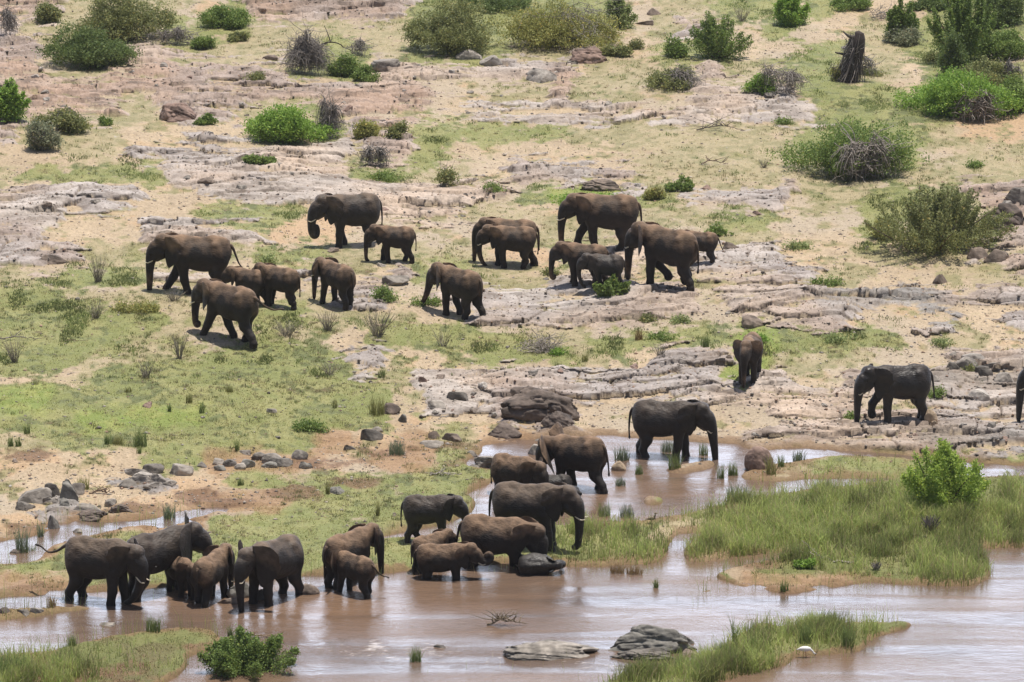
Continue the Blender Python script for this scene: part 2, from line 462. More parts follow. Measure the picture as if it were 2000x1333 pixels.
def at(u, v):
    """the point of the ground seen at photo pixel (u, v)"""
    vq = float(v)
    for _ in range(4):
        p = sample_grid(NXY, u, vq)
        y, z = p[1], p[2] - CAM_H
        dep = y * cos(PITCH) - z * sin(PITCH); upc = y * sin(PITCH) + z * cos(PITCH)
        vp = 666.5 - FPX * upc / dep
        vq += (v - vp) * .8
    return sample_grid(NXY, u, vq)

def at_water(u, v, h=0.0):
    x, y = onplane(u, v, h)
    return np.array([x, y, h])

def ground_z(x, y):
    """height of the ground under world point (arrays)"""
    x = np.asarray(x, float); y = np.asarray(y, float)
    z = np.zeros(x.shape)
    for _ in range(3):
        bh = z
        dep = y * cos(PITCH) - (bh - CAM_H) * sin(PITCH); upc = y * sin(PITCH) + (bh - CAM_H) * cos(PITCH)
        u = 1000 + FPX * x / dep; v = 666.5 - FPX * upc / dep
        z = sample_grid(BH, u, v)
    return sample_grid(ZZ, u, v), u, v

def ground_material():
    m = bpy.data.materials.new('riverbank_ground'); m.use_nodes = True
    nt = m.node_tree; N = nt.nodes; L = nt.links; bs = N['Principled BSDF']
    ca = N.new('ShaderNodeAttribute'); ca.attribute_name = 'tint'
    ra = N.new('ShaderNodeAttribute'); ra.attribute_name = 'rock'
    tc = N.new('ShaderNodeTexCoord')
    n = N.new('ShaderNodeTexNoise'); n.inputs['Scale'].default_value = 9; n.inputs['Detail'].default_value = 7; n.inputs['Roughness'].default_value = .65
    L.new(tc.outputs['Object'], n.inputs['Vector'])
    r = N.new('ShaderNodeMapRange'); r.inputs[1].default_value = .3; r.inputs[2].default_value = .7; r.inputs[3].default_value = .74; r.inputs[4].default_value = 1.26
    L.new(n.outputs[0], r.inputs[0])
    mx = N.new('ShaderNodeMix'); mx.data_type = 'RGBA'; mx.blend_type = 'MULTIPLY'; mx.inputs[0].default_value = 1
    L.new(ca.outputs['Color'], mx.inputs[6]); L.new(r.outputs[0], mx.inputs[7])
    L.new(mx.outputs[2], bs.inputs['Base Color'])
    n2 = N.new('ShaderNodeTexNoise'); n2.inputs['Scale'].default_value = 5; n2.inputs['Detail'].default_value = 9; n2.inputs['Roughness'].default_value = .7
    L.new(tc.outputs['Object'], n2.inputs['Vector'])
    bp = N.new('ShaderNodeBump'); bp.inputs['Strength'].default_value = .8; bp.inputs['Distance'].default_value = .07
    L.new(n2.outputs[0], bp.inputs['Height']); L.new(bp.outputs[0], bs.inputs['Normal'])
    bs.inputs['Roughness'].default_value = .85
    bs.inputs['Specular IOR Level'].default_value = .25
    return m

def grid_faces(nv, nu):
    i = np.arange(nv - 1)[:, None] * nu + np.arange(nu - 1)[None]
    return np.stack([i, i + nu, i + nu + 1, i + 1], -1).reshape(-1, 4)

M_GROUND = ground_material()
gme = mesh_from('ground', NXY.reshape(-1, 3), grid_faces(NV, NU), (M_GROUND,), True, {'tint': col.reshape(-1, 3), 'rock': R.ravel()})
ground = add_obj('ground', gme)
tag(ground, kind='structure')

# ------------------------------------------------------------------ river water
def water_material():
    m = bpy.data.materials.new('muddy_river_water'); m.use_nodes = True
    nt = m.node_tree; N = nt.nodes; L = nt.links; bs = N['Principled BSDF']
    tc = N.new('ShaderNodeTexCoord')
    mp = N.new('ShaderNodeMapping'); mp.inputs['Scale'].default_value = (.55, 1.0, 1)
    L.new(tc.outputs['Object'], mp.inputs[0])
    n1 = N.new('ShaderNodeTexNoise'); n1.inputs['Scale'].default_value = 3.0; n1.inputs['Detail'].default_value = 6; n1.inputs['Roughness'].default_value = .68
    L.new(mp.outputs[0], n1.inputs['Vector'])
    n2 = N.new('ShaderNodeTexNoise'); n2.inputs['Scale'].default_value = .22; n2.inputs['Detail'].default_value = 4
    L.new(mp.outputs[0], n2.inputs['Vector'])
    fa = N.new('ShaderNodeAttribute'); fa.attribute_name = 'riffle'
    st = N.new('ShaderNodeMath'); st.operation = 'MULTIPLY_ADD'; st.inputs[1].default_value = 1.0; st.inputs[2].default_value = .62
    L.new(fa.outputs['Fac'], st.inputs[0])
    bp = N.new('ShaderNodeBump'); bp.inputs['Distance'].default_value = .045
    mp2 = N.new('ShaderNodeMapping'); mp2.inputs['Scale'].default_value = (.10, .9, 1); L.new(tc.outputs['Object'], mp2.inputs[0])
    n3 = N.new('ShaderNodeTexNoise'); n3.inputs['Scale'].default_value = .8; n3.inputs['Detail'].default_value = 5; n3.inputs['Distortion'].default_value = .8
    L.new(mp2.outputs[0], n3.inputs['Vector'])
    cu_ = N.new('ShaderNodeMapRange'); cu_.inputs[1].default_value = .40; cu_.inputs[2].default_value = .65; cu_.inputs[3].default_value = .45; cu_.inputs[4].default_value = 1.8
    L.new(n3.outputs[0], cu_.inputs[0])
    sm = N.new('ShaderNodeMath'); sm.operation = 'MULTIPLY'; L.new(st.outputs[0], sm.inputs[0]); L.new(cu_.outputs[0], sm.inputs[1])
    L.new(sm.outputs[0], bp.inputs['Strength'])
    L.new(n1.outputs[0], bp.inputs['Height']); L.new(bp.outputs[0], bs.inputs['Normal'])
    cr = N.new('ShaderNodeValToRGB'); cr.color_ramp.elements[0].position = .35; cr.color_ramp.elements[1].position = .65
    cr.color_ramp.elements[0].color = (.11, .08, .064, 1); cr.color_ramp.elements[1].color = (.20, .125, .08, 1)
    mc = N.new('ShaderNodeMath'); mc.operation = 'MULTIPLY_ADD'; mc.inputs[1].default_value = .5; L.new(n2.outputs[0], mc.inputs[0])
    mh = N.new('ShaderNodeMath'); mh.operation = 'MULTIPLY'; mh.inputs[1].default_value = .5; L.new(n3.outputs[0], mh.inputs[0]); L.new(mh.outputs[0], mc.inputs[2])
    L.new(mc.outputs[0], cr.inputs[0])
    # foam: white water where the river breaks over stones
    fm = N.new('ShaderNodeMath'); fm.operation = 'MULTIPLY_ADD'; fm.inputs[1].default_value = .32
    L.new(fa.outputs['Fac'], fm.inputs[0]); L.new(n1.outputs[0], fm.inputs[2])
    fr = N.new('ShaderNodeMapRange'); fr.inputs[1].default_value = .80; fr.inputs[2].default_value = 1.02
    L.new(fm.outputs[0], fr.inputs[0])
    mx = N.new('ShaderNodeMix'); mx.data_type = 'RGBA'
    L.new(fr.outputs[0], mx.inputs[0]); L.new(cr.outputs[0], mx.inputs[6]); mx.inputs[7].default_value = (.70, .62, .56, 1)
    L.new(mx.outputs[2], bs.inputs['Base Color'])
    bs.inputs['Roughness'].default_value = .10
    bs.inputs['IOR'].default_value = 1.60
    return m
M_WATER = water_material()
wu1 = np.concatenate([np.linspace(-9000, -100, 40), np.arange(-90, 2100, 5.), np.linspace(2110, 11000, 40)])
wv1 = np.concatenate([np.linspace(820, 860, 8)[:-1], np.arange(860, 1400, 3.5), np.linspace(1405, 5000, 60)])
WU, WV = np.meshgrid(wu1, wv1)
WX, WY = onplane(WU, WV, 0)
rf = np.zeros(WU.shape)
for (a, b, ra_, rb_, s) in [(760, 1275, 190, 34, 1.), (1000, 1290, 160, 22, .9), (1180, 1300, 90, 14, .9), (520, 1262, 120, 25, .6), (950, 1235, 160, 18, .5), (1080, 1165, 260, 18, .35),
                            (1120, 975, 50, 10, 1.0), (1010, 1118, 60, 8, .5), (690, 1163, 50, 8, .7), (330, 1172, 120, 12, .35), (560, 1330, 120, 20, .5), (520, 1160, 40, 6, .6)]:
    rf = np.maximum(rf, s * np.exp(-(((WU - a) / ra_) ** 2 + ((WV - b) / rb_) ** 2)))
for (a, b) in [(196, 1176), (309, 1160), (353, 1164), (412, 1176), (536, 1176), (680, 1144), (694, 1166), (864, 1132), (838, 1116), (975, 1112), (1137, 962), (1297, 896), (1160, 968)]:
    rf = np.maximum(rf, .42 * np.exp(-(((WU - a) / 55) ** 2 + ((WV - b) / 7) ** 2)))
rf = rf * (1 + .6 * fbm(WX / 1.2, WY / 2.5, 3, 141))
wz = .0 + .010 * fbm(WX / .8, WY / .9, 3, 151) + .05 * rf * fbm(WX / .6, WY / .7, 3, 152)
wme = mesh_from('river', np.stack([WX, WY, wz], -1).reshape(-1, 3), grid_faces(*WU.shape), (M_WATER,), True, {'riffle': np.clip(rf, 0, 1).ravel()})
river = add_obj('river_water', wme)
tag(river, kind='structure')
# ------------------------------------------------------------------ elephants
def skin_material(name, base, dust_sun, rough, spec=.4, wet=0.):
    m = bpy.data.materials.new(name); m.use_nodes = True
    nt = m.node_tree; N = nt.nodes; L = nt.links
    bs = N['Principled BSDF']
    tc = N.new('ShaderNodeTexCoord')
    n1 = N.new('ShaderNodeTexNoise'); n1.inputs['Scale'].default_value = 2.2; n1.inputs['Detail'].default_value = 6
    L.new(tc.outputs['Object'], n1.inputs['Vector'])
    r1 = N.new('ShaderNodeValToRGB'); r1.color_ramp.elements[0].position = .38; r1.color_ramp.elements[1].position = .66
    r1.color_ramp.elements[0].color = (*base, 1); r1.color_ramp.elements[1].color = (*dust_sun, 1)
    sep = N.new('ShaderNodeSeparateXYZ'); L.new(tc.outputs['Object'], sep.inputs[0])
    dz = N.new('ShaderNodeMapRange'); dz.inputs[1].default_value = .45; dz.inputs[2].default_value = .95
    dz.inputs[3].default_value = -.20; dz.inputs[4].default_value = .11  # back lightens with height: dust plus painted sunlight
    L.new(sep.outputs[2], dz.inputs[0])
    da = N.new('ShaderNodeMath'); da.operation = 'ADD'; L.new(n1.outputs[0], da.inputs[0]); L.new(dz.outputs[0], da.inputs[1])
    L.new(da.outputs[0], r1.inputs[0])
    n2 = N.new('ShaderNodeTexNoise'); n2.inputs['Scale'].default_value = 9; n2.inputs['Detail'].default_value = 8
    L.new(tc.outputs['Object'], n2.inputs['Vector'])
    mx = N.new('ShaderNodeMix'); mx.data_type = 'RGBA'; mx.blend_type = 'MULTIPLY'; mx.inputs[0].default_value = .85
    r2 = N.new('ShaderNodeValToRGB'); r2.color_ramp.elements[0].position = .3; r2.color_ramp.elements[1].position = .7
    r2.color_ramp.elements[0].color = (.55, .55, .55, 1); r2.color_ramp.elements[1].color = (1.2, 1.2, 1.2, 1)
    L.new(n2.outputs[0], r2.inputs[0])
    L.new(r1.outputs[0], mx.inputs[6]); L.new(r2.outputs[0], mx.inputs[7])
    gp = N.new('ShaderNodeNewGeometry'); gz = N.new('ShaderNodeSeparateXYZ'); L.new(gp.outputs['Position'], gz.inputs[0])
    tw = N.new('ShaderNodeMath'); tw.operation = 'MULTIPLY_ADD'; tw.inputs[1].default_value = -.6; L.new(n1.outputs[0], tw.inputs[0]); L.new(gz.outputs[2], tw.inputs[2])
    wl = N.new('ShaderNodeMapRange'); wl.inputs[1].default_value = .50; wl.inputs[2].default_value = .12; L.new(tw.outputs[0], wl.inputs[0])
    wm_ = N.new('ShaderNodeMix'); wm_.data_type = 'RGBA'; wm_.inputs[7].default_value = (.020, .016, .014, 1)
    L.new(wl.outputs[0], wm_.inputs[0]); L.new(mx.outputs[2], wm_.inputs[6])
    L.new(wm_.outputs[2], bs.inputs['Base Color'])
    # wrinkles: stretched voronoi plus fine noise
    mp = N.new('ShaderNodeMapping'); mp.inputs['Scale'].default_value = (14, 14, 30)
    L.new(tc.outputs['Object'], mp.inputs[0])
    vo = N.new('ShaderNodeTexVoronoi'); vo.feature = 'DISTANCE_TO_EDGE'; vo.inputs['Scale'].default_value = 1
    L.new(mp.outputs[0], vo.inputs['Vector'])
    ad = N.new('ShaderNodeMath'); ad.operation = 'MULTIPLY_ADD'; ad.inputs[1].default_value = .6
    L.new(vo.outputs['Distance'], ad.inputs[0]); L.new(n2.outputs[0], ad.inputs[2])
    bp = N.new('ShaderNodeBump'); bp.inputs['Strength'].default_value = .9; bp.inputs['Distance'].default_value = .035
    L.new(ad.outputs[0], bp.inputs['Height']); L.new(bp.outputs[0], bs.inputs['Normal'])
    # roughness
    mr = N.new('ShaderNodeMapRange'); mr.inputs[1].default_value = .35; mr.inputs[2].default_value = .65
    mr.inputs[3].default_value = rough - .12; mr.inputs[4].default_value = rough + .12
    L.new(n1.outputs[0], mr.inputs[0]); L.new(mr.outputs[0], bs.inputs['Roughness'])
    bs.inputs['Specular IOR Level'].default_value = spec
    return m

def simple_mat(name, col, rough=.6, spec=.5, nscale=8., namp=.25, bump=0.0):
    m = bpy.data.materials.new(name); m.use_nodes = True
    nt = m.node_tree; N = nt.nodes; L = nt.links; bs = N['Principled BSDF']
    tc = N.new('ShaderNodeTexCoord'); n1 = N.new('ShaderNodeTexNoise'); n1.inputs['Scale'].default_value = nscale
    n1.inputs['Detail'].default_value = 5
    L.new(tc.outputs['Object'], n1.inputs['Vector'])
    r1 = N.new('ShaderNodeValToRGB'); r1.color_ramp.elements[0].position = .3; r1.color_ramp.elements[1].position = .7
    r1.color_ramp.elements[0].color = (*[c * (1 - namp) for c in col], 1)
    r1.color_ramp.elements[1].color = (*[min(1, c * (1 + namp)) for c in col], 1)
    L.new(n1.outputs[0], r1.inputs[0]); L.new(r1.outputs[0], bs.inputs['Base Color'])
    bs.inputs['Roughness'].default_value = rough; bs.inputs['Specular IOR Level'].default_value = spec
    if bump:
        bp = N.new('ShaderNodeBump'); bp.inputs['Strength'].default_value = bump; bp.inputs['Distance'].default_value = .05
        L.new(n1.outputs[0], bp.inputs['Height']); L.new(bp.outputs[0], bs.inputs['Normal'])
    return m

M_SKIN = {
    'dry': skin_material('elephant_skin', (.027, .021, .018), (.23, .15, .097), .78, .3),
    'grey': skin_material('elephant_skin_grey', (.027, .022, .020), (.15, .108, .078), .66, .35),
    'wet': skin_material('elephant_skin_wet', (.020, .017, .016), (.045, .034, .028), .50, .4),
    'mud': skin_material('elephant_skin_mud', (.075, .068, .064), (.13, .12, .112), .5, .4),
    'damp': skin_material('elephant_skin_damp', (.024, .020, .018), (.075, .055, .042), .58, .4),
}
M_IVORY = simple_mat('ivory', (.72, .63, .48), .4)
M_EYE = simple_mat('eye', (.01, .008, .006), .15)

def surface_nets(D, o, h):
    nx, ny, nz = D.shape
    S = D < 0
    c = S.astype(np.int8)
    tot = sum(c[i:nx - 1 + i, j:ny - 1 + j, k:nz - 1 + k] for i in (0, 1) for j in (0, 1) for k in (0, 1))
    cell = (tot > 0) & (tot < 8)
    ci = np.argwhere(cell)
    idx = np.full(cell.shape, -1, np.int32); idx[cell] = np.arange(len(ci))
    acc = np.zeros((len(ci), 3)); cnt = np.zeros(len(ci))
    corners = [(i, j, k) for i in (0, 1) for j in (0, 1) for k in (0, 1)]
    X, Y, Z = ci.T
    vals = {q: D[X + q[0], Y + q[1], Z + q[2]] for q in corners}
    for a in corners:
        for ax in range(3):
            if a[ax] == 0:
                b = list(a); b[ax] = 1; b = tuple(b)
                va, vb = vals[a], vals[b]
                cr = (va < 0) != (vb < 0)
                t = np.where(cr, va / np.where(np.abs(va - vb) < 1e-9, 1e-9, va - vb), 0)
                p = np.array(a, float)[None].repeat(len(ci), 0); p[:, ax] += t
                acc += p * cr[:, None]; cnt += cr
    V = (ci + acc / cnt[:, None]) * h + o
    F = []
    for ax in range(3):
        b = [(1, 0, 0), (0, 1, 0), (0, 0, 1)][ax]
        A = S[:nx - b[0], :ny - b[1], :nz - b[2]]; B = S[b[0]:, b[1]:, b[2]:]
        cr = np.argwhere(A != B)
        u, v = [(1, 2), (2, 0), (0, 1)][ax]
        cr = cr[(cr[:, u] > 0) & (cr[:, v] > 0) & (cr[:, u] < D.shape[u] - 1) & (cr[:, v] < D.shape[v] - 1)]
        ins = A[tuple(cr.T)]
        eu = np.zeros(3, int); eu[u] = 1; ev = np.zeros(3, int); ev[v] = 1
        q = np.stack([idx[tuple((cr - eu - ev).T)], idx[tuple((cr - ev).T)], idx[tuple(cr.T)], idx[tuple((cr - eu).T)]], 1)
        q[~ins] = q[~ins][:, ::-1]
        F.append(q)
    return V, np.concatenate(F)

class SDF:
    def __init__(s, lo, hi, h):
        s.h = h; s.lo = np.array(lo, float)
        n = np.ceil((np.array(hi) - s.lo) / h).astype(int) + 1
        s.ax = [s.lo[i] + h * np.arange(n[i]) for i in range(3)]
        s.D = np.full(n, .2, np.float32)
    def box(s, lo, hi, m):
        sl = []
        for i in range(3):
            a = int(np.searchsorted(s.ax[i], lo[i] - m)); b = int(np.searchsorted(s.ax[i], hi[i] + m))
            sl.append(slice(max(a, 0), max(b, a + 1, 1)))
        P = np.meshgrid(*[s.ax[i][sl[i]] for i in range(3)], indexing='ij')
        return tuple(sl), P
    def smin(s, sl, d, k):
        a = s.D[sl]
        hh = np.clip(k - np.abs(a - d), 0, None) / k
        s.D[sl] = np.minimum(a, d) - hh * hh * k * .25
    def cone(s, a, b, ra, rb, k=.04, ys=1., T=None):
        a = np.array(a, float); b = np.array(b, float)
        R = max(ra, rb)
        if T is not None:
            a2, b2 = T(a), T(b)
        else:
            a2, b2 = a, b
        sl, P = s.box(np.minimum(a2, b2) - R, np.maximum(a2, b2) + R, .09)
        P = np.stack(P, -1) - a2
        ba = b2 - a2
        t = np.clip(P @ ba / (ba @ ba + 1e-9), 0, 1)
        q = P - t[..., None] * ba
        if ys != 1: q[..., 1] /= ys
        d = np.linalg.norm(q, axis=-1) - (ra + (rb - ra) * t)
        s.smin(sl, d, k)
    def ell(s, c, r, k=.06, T=None, Rm=None):
        c = np.array(c, float); r = np.array(r, float)
        c2 = T(c) if T is not None else c
        R = r.max() if Rm is not None else r
        sl, P = s.box(c2 - R, c2 + R, .09)
        P = np.stack(P, -1) - c2
        if Rm is not None: P = P @ Rm          # into local axes
        k0 = np.linalg.norm(P / r, axis=-1); k1 = np.linalg.norm(P / (r * r), axis=-1) + 1e-9
        d = k0 * (k0 - 1) / k1
        d = np.maximum(d, -r.min())
        s.smin(sl, d, k)

TRUNKS = {
    'hang': [(.765, .60, .078), (.785, .45, .060), (.79, .30, .049), (.795, .17, .041), (.80, .045, .032)],
    'hangback': [(.765, .60, .078), (.78, .45, .060), (.785, .30, .049), (.80, .17, .041), (.84, .06, .03)],
    'curl': [(.765, .60, .078), (.785, .45, .062), (.79, .32, .052), (.785, .21, .046), (.755, .155, .042), (.72, .165, .037), (.715, .205, .032)],
    'tip': [(.765, .60, .078), (.785, .45, .060), (.79, .30, .049), (.785, .17, .041), (.765, .115, .036), (.73, .11, .032)],
    'mouth': [(.77, .60, .080), (.785, .47, .064), (.78, .35, .056), (.745, .275, .05), (.695, .285, .046), (.68, .36, .042), (.69, .44, .036)],
    'fist': [(.77, .60, .080), (.80, .46, .066), (.81, .34, .060), (.80, .26, .058), (.77, .25, .055), (.76, .31, .05)],
    'up': [(.82, .60, .082), (.89, .585, .068), (.96, .62, .058), (.995, .69, .05), (.96, .755, .046), (.90, .745, .042), (.885, .70, .038)],
    'forward': [(.775, .60, .076), (.82, .46, .058), (.87, .33, .048), (.93, .22, .038), (.985, .15, .030)],
    'out': [(.785, .58, .078), (.825, .43, .062), (.86, .28, .052), (.89, .13, .043), (.90, -.02, .034)],
    'back': [(.765, .60, .076), (.77, .44, .058), (.74, .28, .048), (.68, .15, .039), (.60, .07, .031)],
    'scoop': [(.79, .58, .078), (.82, .42, .062), (.82, .28, .052), (.76, .17, .045), (.66, .12, .04), (.58, .13, .034)],
}

def rotz(a): return np.array([[cos(a), -sin(a), 0], [sin(a), cos(a), 0], [0, 0, 1.]])
def roty(a): return np.array([[cos(a), 0, sin(a)], [0, 1, 0], [-sin(a), 0, cos(a)]])

def elephant(label, group, pos, heading, H, trunk='hang', yaw=0, pitch=0, ears=(25, 25), legs=((0, 0), (0, 0), (0, 0), (0, 0)),
             tusk=1., calf=0., skin='dry', tail=(0, 0), tilt=0, roll=0, earup=(0, 0), earsize=1., vox=.0165, seed=0, tusk_r=1., fat=1.):
    """legs: (dx, lift) for front-left, front-right, hind-left, hind-right ; metres of a 1 m tall animal.  heading degrees, 0 = +x"""
    rng = np.random.default_rng(seed + 100)
    S = SDF((-.78, -.5, -.03), (1.22, .5, 1.2), vox)
    hs = (1 + .10 * calf) * (1 + .045 * rng.uniform(-1, 1))                                  # larger head on young animals
    wy = (1. + .02 * calf) * fat * (1 + .07 * rng.uniform(-1, 1))
    lw = 1 + .05 * calf
    bx = (1 - .08 * calf) * (1 + .03 * rng.uniform(-1, 1))
    piv = np.array([.40 * bx, 0, .79])
    RH = rotz(radians(yaw)) @ roty(radians(pitch))
    def T(p): return piv + RH @ ((np.array(p, float) - np.array([.40, 0, .79])) * hs)
    j = lambda a: 1 + a * rng.uniform(-1, 1)
    # torso
    S.ell((-.03 * bx, 0, .655), (.45 * bx, .225 * wy * j(.05), .262 * j(.03)), k=.08)
    S.ell((-.12 * bx, 0, .60), (.30 * bx, .215 * wy, .215), k=.08)
    S.ell((-.33 * bx, 0, .715), (.20, .180 * wy, .235), k=.08)
    S.ell((.24 * bx, 0, .715), (.20, .175 * wy, .245 * j(.02)), k=.08)
    S.cone((-.42 * bx, 0, .86), (-.22 * bx, 0, .915), .055, .05, k=.08)
    S.cone((-.22 * bx, 0, .912), (.05 * bx, 0, .895), .045, .045, k=.08)
    S.cone((.05 * bx, 0, .895), (.30 * bx, 0, .935), .045, .05, k=.08)
    S.cone((.26 * bx, .135 * wy, .80), (.30 * bx, .15 * wy, .56), .045, .05, k=.05)
    S.cone((.26 * bx, -.135 * wy, .80), (.30 * bx, -.15 * wy, .56), .045, .05, k=.05)
    for sg in (1, -1):
        S.ell((-.27 * bx, sg * .135 * wy, .82), (.06, .04, .06), k=.06)
    # neck
    S.cone((.30 * bx, 0, .76), T((.52, 0, .80)), .185, .135, k=.09, ys=.86)
    S.cone((.33 * bx, 0, .85), T((.55, 0, .91)), .09, .08, k=.08)
    # head
    S.ell((.585, 0, .845), np.array([.125, .118, .145]) * hs, k=.06, T=T, Rm=RH)
    S.ell((.62, .045, .92), np.array([.07, .05, .06]) * hs, k=.05, T=T, Rm=RH)
    S.ell((.62, -.045, .92), np.array([.07, .05, .06]) * hs, k=.05, T=T, Rm=RH)
    S.ell((.655, 0, .745), np.array([.10, .108, .15]) * hs, k=.06, T=T, Rm=RH)
    S.cone(T((.60, .06, .70)), T((.71, .055, .615)), .062 * hs, .042 * hs, k=.04)
    S.cone(T((.60, -.06, .70)), T((.71, -.055, .615)), .062 * hs, .042 * hs, k=.04)
    S.cone(T((.585, 0, .66)), T((.665, 0, .575)), .075 * hs, .03 * hs, k=.04)
    for sg in (1, -1):
        S.ell((.665, sg * .092, .80), np.array([.045, .02, .03]) * hs, k=.03, T=T, Rm=RH)
    # trunk
    P = [(.70, .80, .088), (.735, .71, .092)] + list(TRUNKS[trunk])
    P = np.array(P)
    if calf: P[2:, 2] *= (1 - .12 * calf)
    bend = rng.uniform(-.02, .02)
    C = catmull(P, 4)
    for a, b in zip(C[:-1], C[1:]):
        ya = bend * max(0, .7 - a[1]); yb = bend * max(0, .7 - b[1])
        S.cone(T((a[0], ya, a[1])), T((b[0], yb, b[1])), a[2] * hs, b[2] * hs, k=.022)
    # legs
    for i, (dx, lift) in enumerate(legs):
        sg = 1 if i % 2 == 0 else -1
        if i < 2:
            Hh = np.array([.265 * bx, sg * .115 * wy, .56]); F = np.array([.265 * bx + dx, sg * .12 * wy, lift])
            fold = min(lift * 1.0, .14)
            K = F + (Hh - F) * .46 + np.array([.012 + fold * .75, 0, 0])
            An = F + np.array([.0 - fold * .1, 0, .075])
            S.cone(Hh + (0, 0, .08), Hh, .11 * lw, .107 * lw, k=.06, ys=.85)
            S.cone(Hh, K, .103 * lw, .068 * lw, k=.04, ys=.9)
            S.cone(K, An, .069 * lw, .059 * lw, k=.03)
            S.cone(An, F + (.008 - fold * .35, 0, .03), .060 * lw, .074 * lw, k=.025)
        else:
            Hh = np.array([-.33 * bx, sg * .10 * wy, .56]); F = np.array([-.36 * bx + dx, sg * .115 * wy, lift])
            fold = min(lift, .14)
            K = F + (Hh - F) * .60 + np.array([.050 + fold * .4, 0, 0])
            Hk = F + (Hh - F) * .30 + np.array([-.026 - fold * .2, 0, 0])
            S.cone(Hh + (0, 0, .08), Hh, .14 * lw, .135 * lw, k=.07, ys=.75)
            S.cone(Hh, K, .135 * lw, .094 * lw, k=.05, ys=.82)
            S.cone(K, Hk, .090 * lw, .064 * lw, k=.04)
            S.cone(Hk, F + (0, 0, .07), .063 * lw, .058 * lw, k=.03)
            S.cone(F + (0, 0, .07), F + (.01 - fold * .4, 0, .03), .060 * lw, .071 * lw, k=.025)
    V, Fq = surface_nets(S.D, S.lo, S.h)
    V[:, 2] = np.maximum(V[:, 2], -.005)
    mb = MB(); mb.add(V, Fq)
    # ears: curved shells with thickness
    es = 1 - .12 * calf
    outl = np.array([(.985, .00, .09), (.975, .0, .15), (.95, 0, .215), (.91, 0, .26), (.86, 0, .292), (.79, 0, .302), (.72, .0, .285), (.65, 0, .245), (.59, .01, .195), (.54, .02, .135), (.50, .035, .09), (.48, .05, .065)])
    zt = np.linspace(.985, .48, 24)
    ai = np.interp(-zt, -outl[:, 0], outl[:, 1]); ao = np.interp(-zt, -outl[:, 0], outl[:, 2])
    nu = 12
    for sg, ph, eu_ in ((1, ears[0], earup[0]), (-1, ears[1], earup[1])):
        ph = radians(ph + rng.uniform(-4, 4))
        sh = []
        for side in (0, 1):
            tt = np.linspace(0, 1, nu)[None]
            A = ai[:, None] + (ao - ai)[:, None] * tt
            Z = zt[:, None] + 0 * tt
            cu = .05 * np.sin(pi * np.clip(A / .3, 0, 1)) + .014 * np.sin(Z * 38 + A * 20 + seed) * (A / .3) ** 1.5 \
                + .02 * np.sin(Z * 11 + seed) * (A / .3)
            fold_ = -.05 * sstep(.88, .985, Z) * (A / .3)       # top edge folds back over the neck
            th = (.007 if side else -.007) * (1.15 - tt)
            X = -A * cos(ph) + (cu + th) * sin(ph) * -.6
            Yy = A * sin(ph) + (cu + th + .0) * cos(ph) + fold_ * cos(ph)
            Zc = .80 + (Z - .80) * es * earsize + A * eu_
            X = X * earsize; Yy = Yy * earsize
            p = np.stack([.535 + X * es, sg * (.100 + Yy * es), Zc], -1).reshape(-1, 3)
            p = (p - np.array([.40, 0, .79])) * hs @ RH.T + piv
            sh.append(p)
        nz = len(zt)
        i = np.arange(nz - 1)[:, None] * nu + np.arange(nu - 1)[None]
        Q = np.stack([i, i + 1, i + nu + 1, i + nu], -1).reshape(-1, 4)
        off = nz * nu
        F2 = [Q, Q[:, ::-1] + off]
        ring = np.concatenate([np.arange(nu), np.arange(1, nz) * nu + nu - 1, (nz - 1) * nu + np.arange(nu - 1)[::-1], np.arange(0, nz - 1)[::-1] * nu])
        r2 = np.roll(ring, -1)
        F2.append(np.stack([ring, ring + off, r2 + off, r2], -1))
        mb.add(np.concatenate(sh), F2)
    # tail
    side, lift_ = tail
    tp = np.array([(-.50 * bx, 0, .82), (-.545 * bx - .02 * lift_, .1 * side, .74 + .04 * lift_), (-.565 * bx - .10 * lift_, .3 * side, .60 + .10 * lift_), (-.57 * bx - .22 * lift_, .6 * side, .46 + .2 * lift_), (-.565 * bx - .34 * lift_, .8 * side, .36 + .36 * lift_), (-.56 * bx - .42 * lift_, .9 * side, .30 + .42 * lift_)])
    tc_ = catmull(tp, 4); n_ = len(tc_)
    rr = np.interp(np.linspace(0, 1, n_), [0, .3, .7, .82, .9, 1], [.036, .02, .012, .014, .022, .006])
    v_, f_ = tube(tc_, rr, 7); mb.add(v_, f_)
    # eyes
    for sg in (1, -1):
        c = T((.675, sg * .110, .775))
        th = np.linspace(0, pi, 6)[1:-1]
        ph_ = np.arange(8) * pi / 4
        ve = np.array([[cos(b) * sin(a), sin(b) * sin(a), cos(a)] for a in th for b in ph_]) * .011 * hs + c
        q = np.array([[r * 8 + k, r * 8 + (k + 1) % 8, (r + 1) * 8 + (k + 1) % 8, (r + 1) * 8 + k] for r in range(3) for k in range(8)])
        mb.add(ve, q, fm=1)
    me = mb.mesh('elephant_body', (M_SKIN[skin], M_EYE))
    o = add_obj('elephant', me, loc=pos)
    o.scale = (H, H, H)
    o.rotation_mode = 'ZYX' if False else 'XYZ'
    Mx = mathutils.Matrix.Rotation(radians(heading), 4, 'Z') @ mathutils.Matrix.Rotation(radians(tilt), 4, 'Y') @ mathutils.Matrix.Rotation(radians(roll), 4, 'X')
    o.rotation_euler = Mx.to_euler()
    tag(o, label, 'elephant', group)
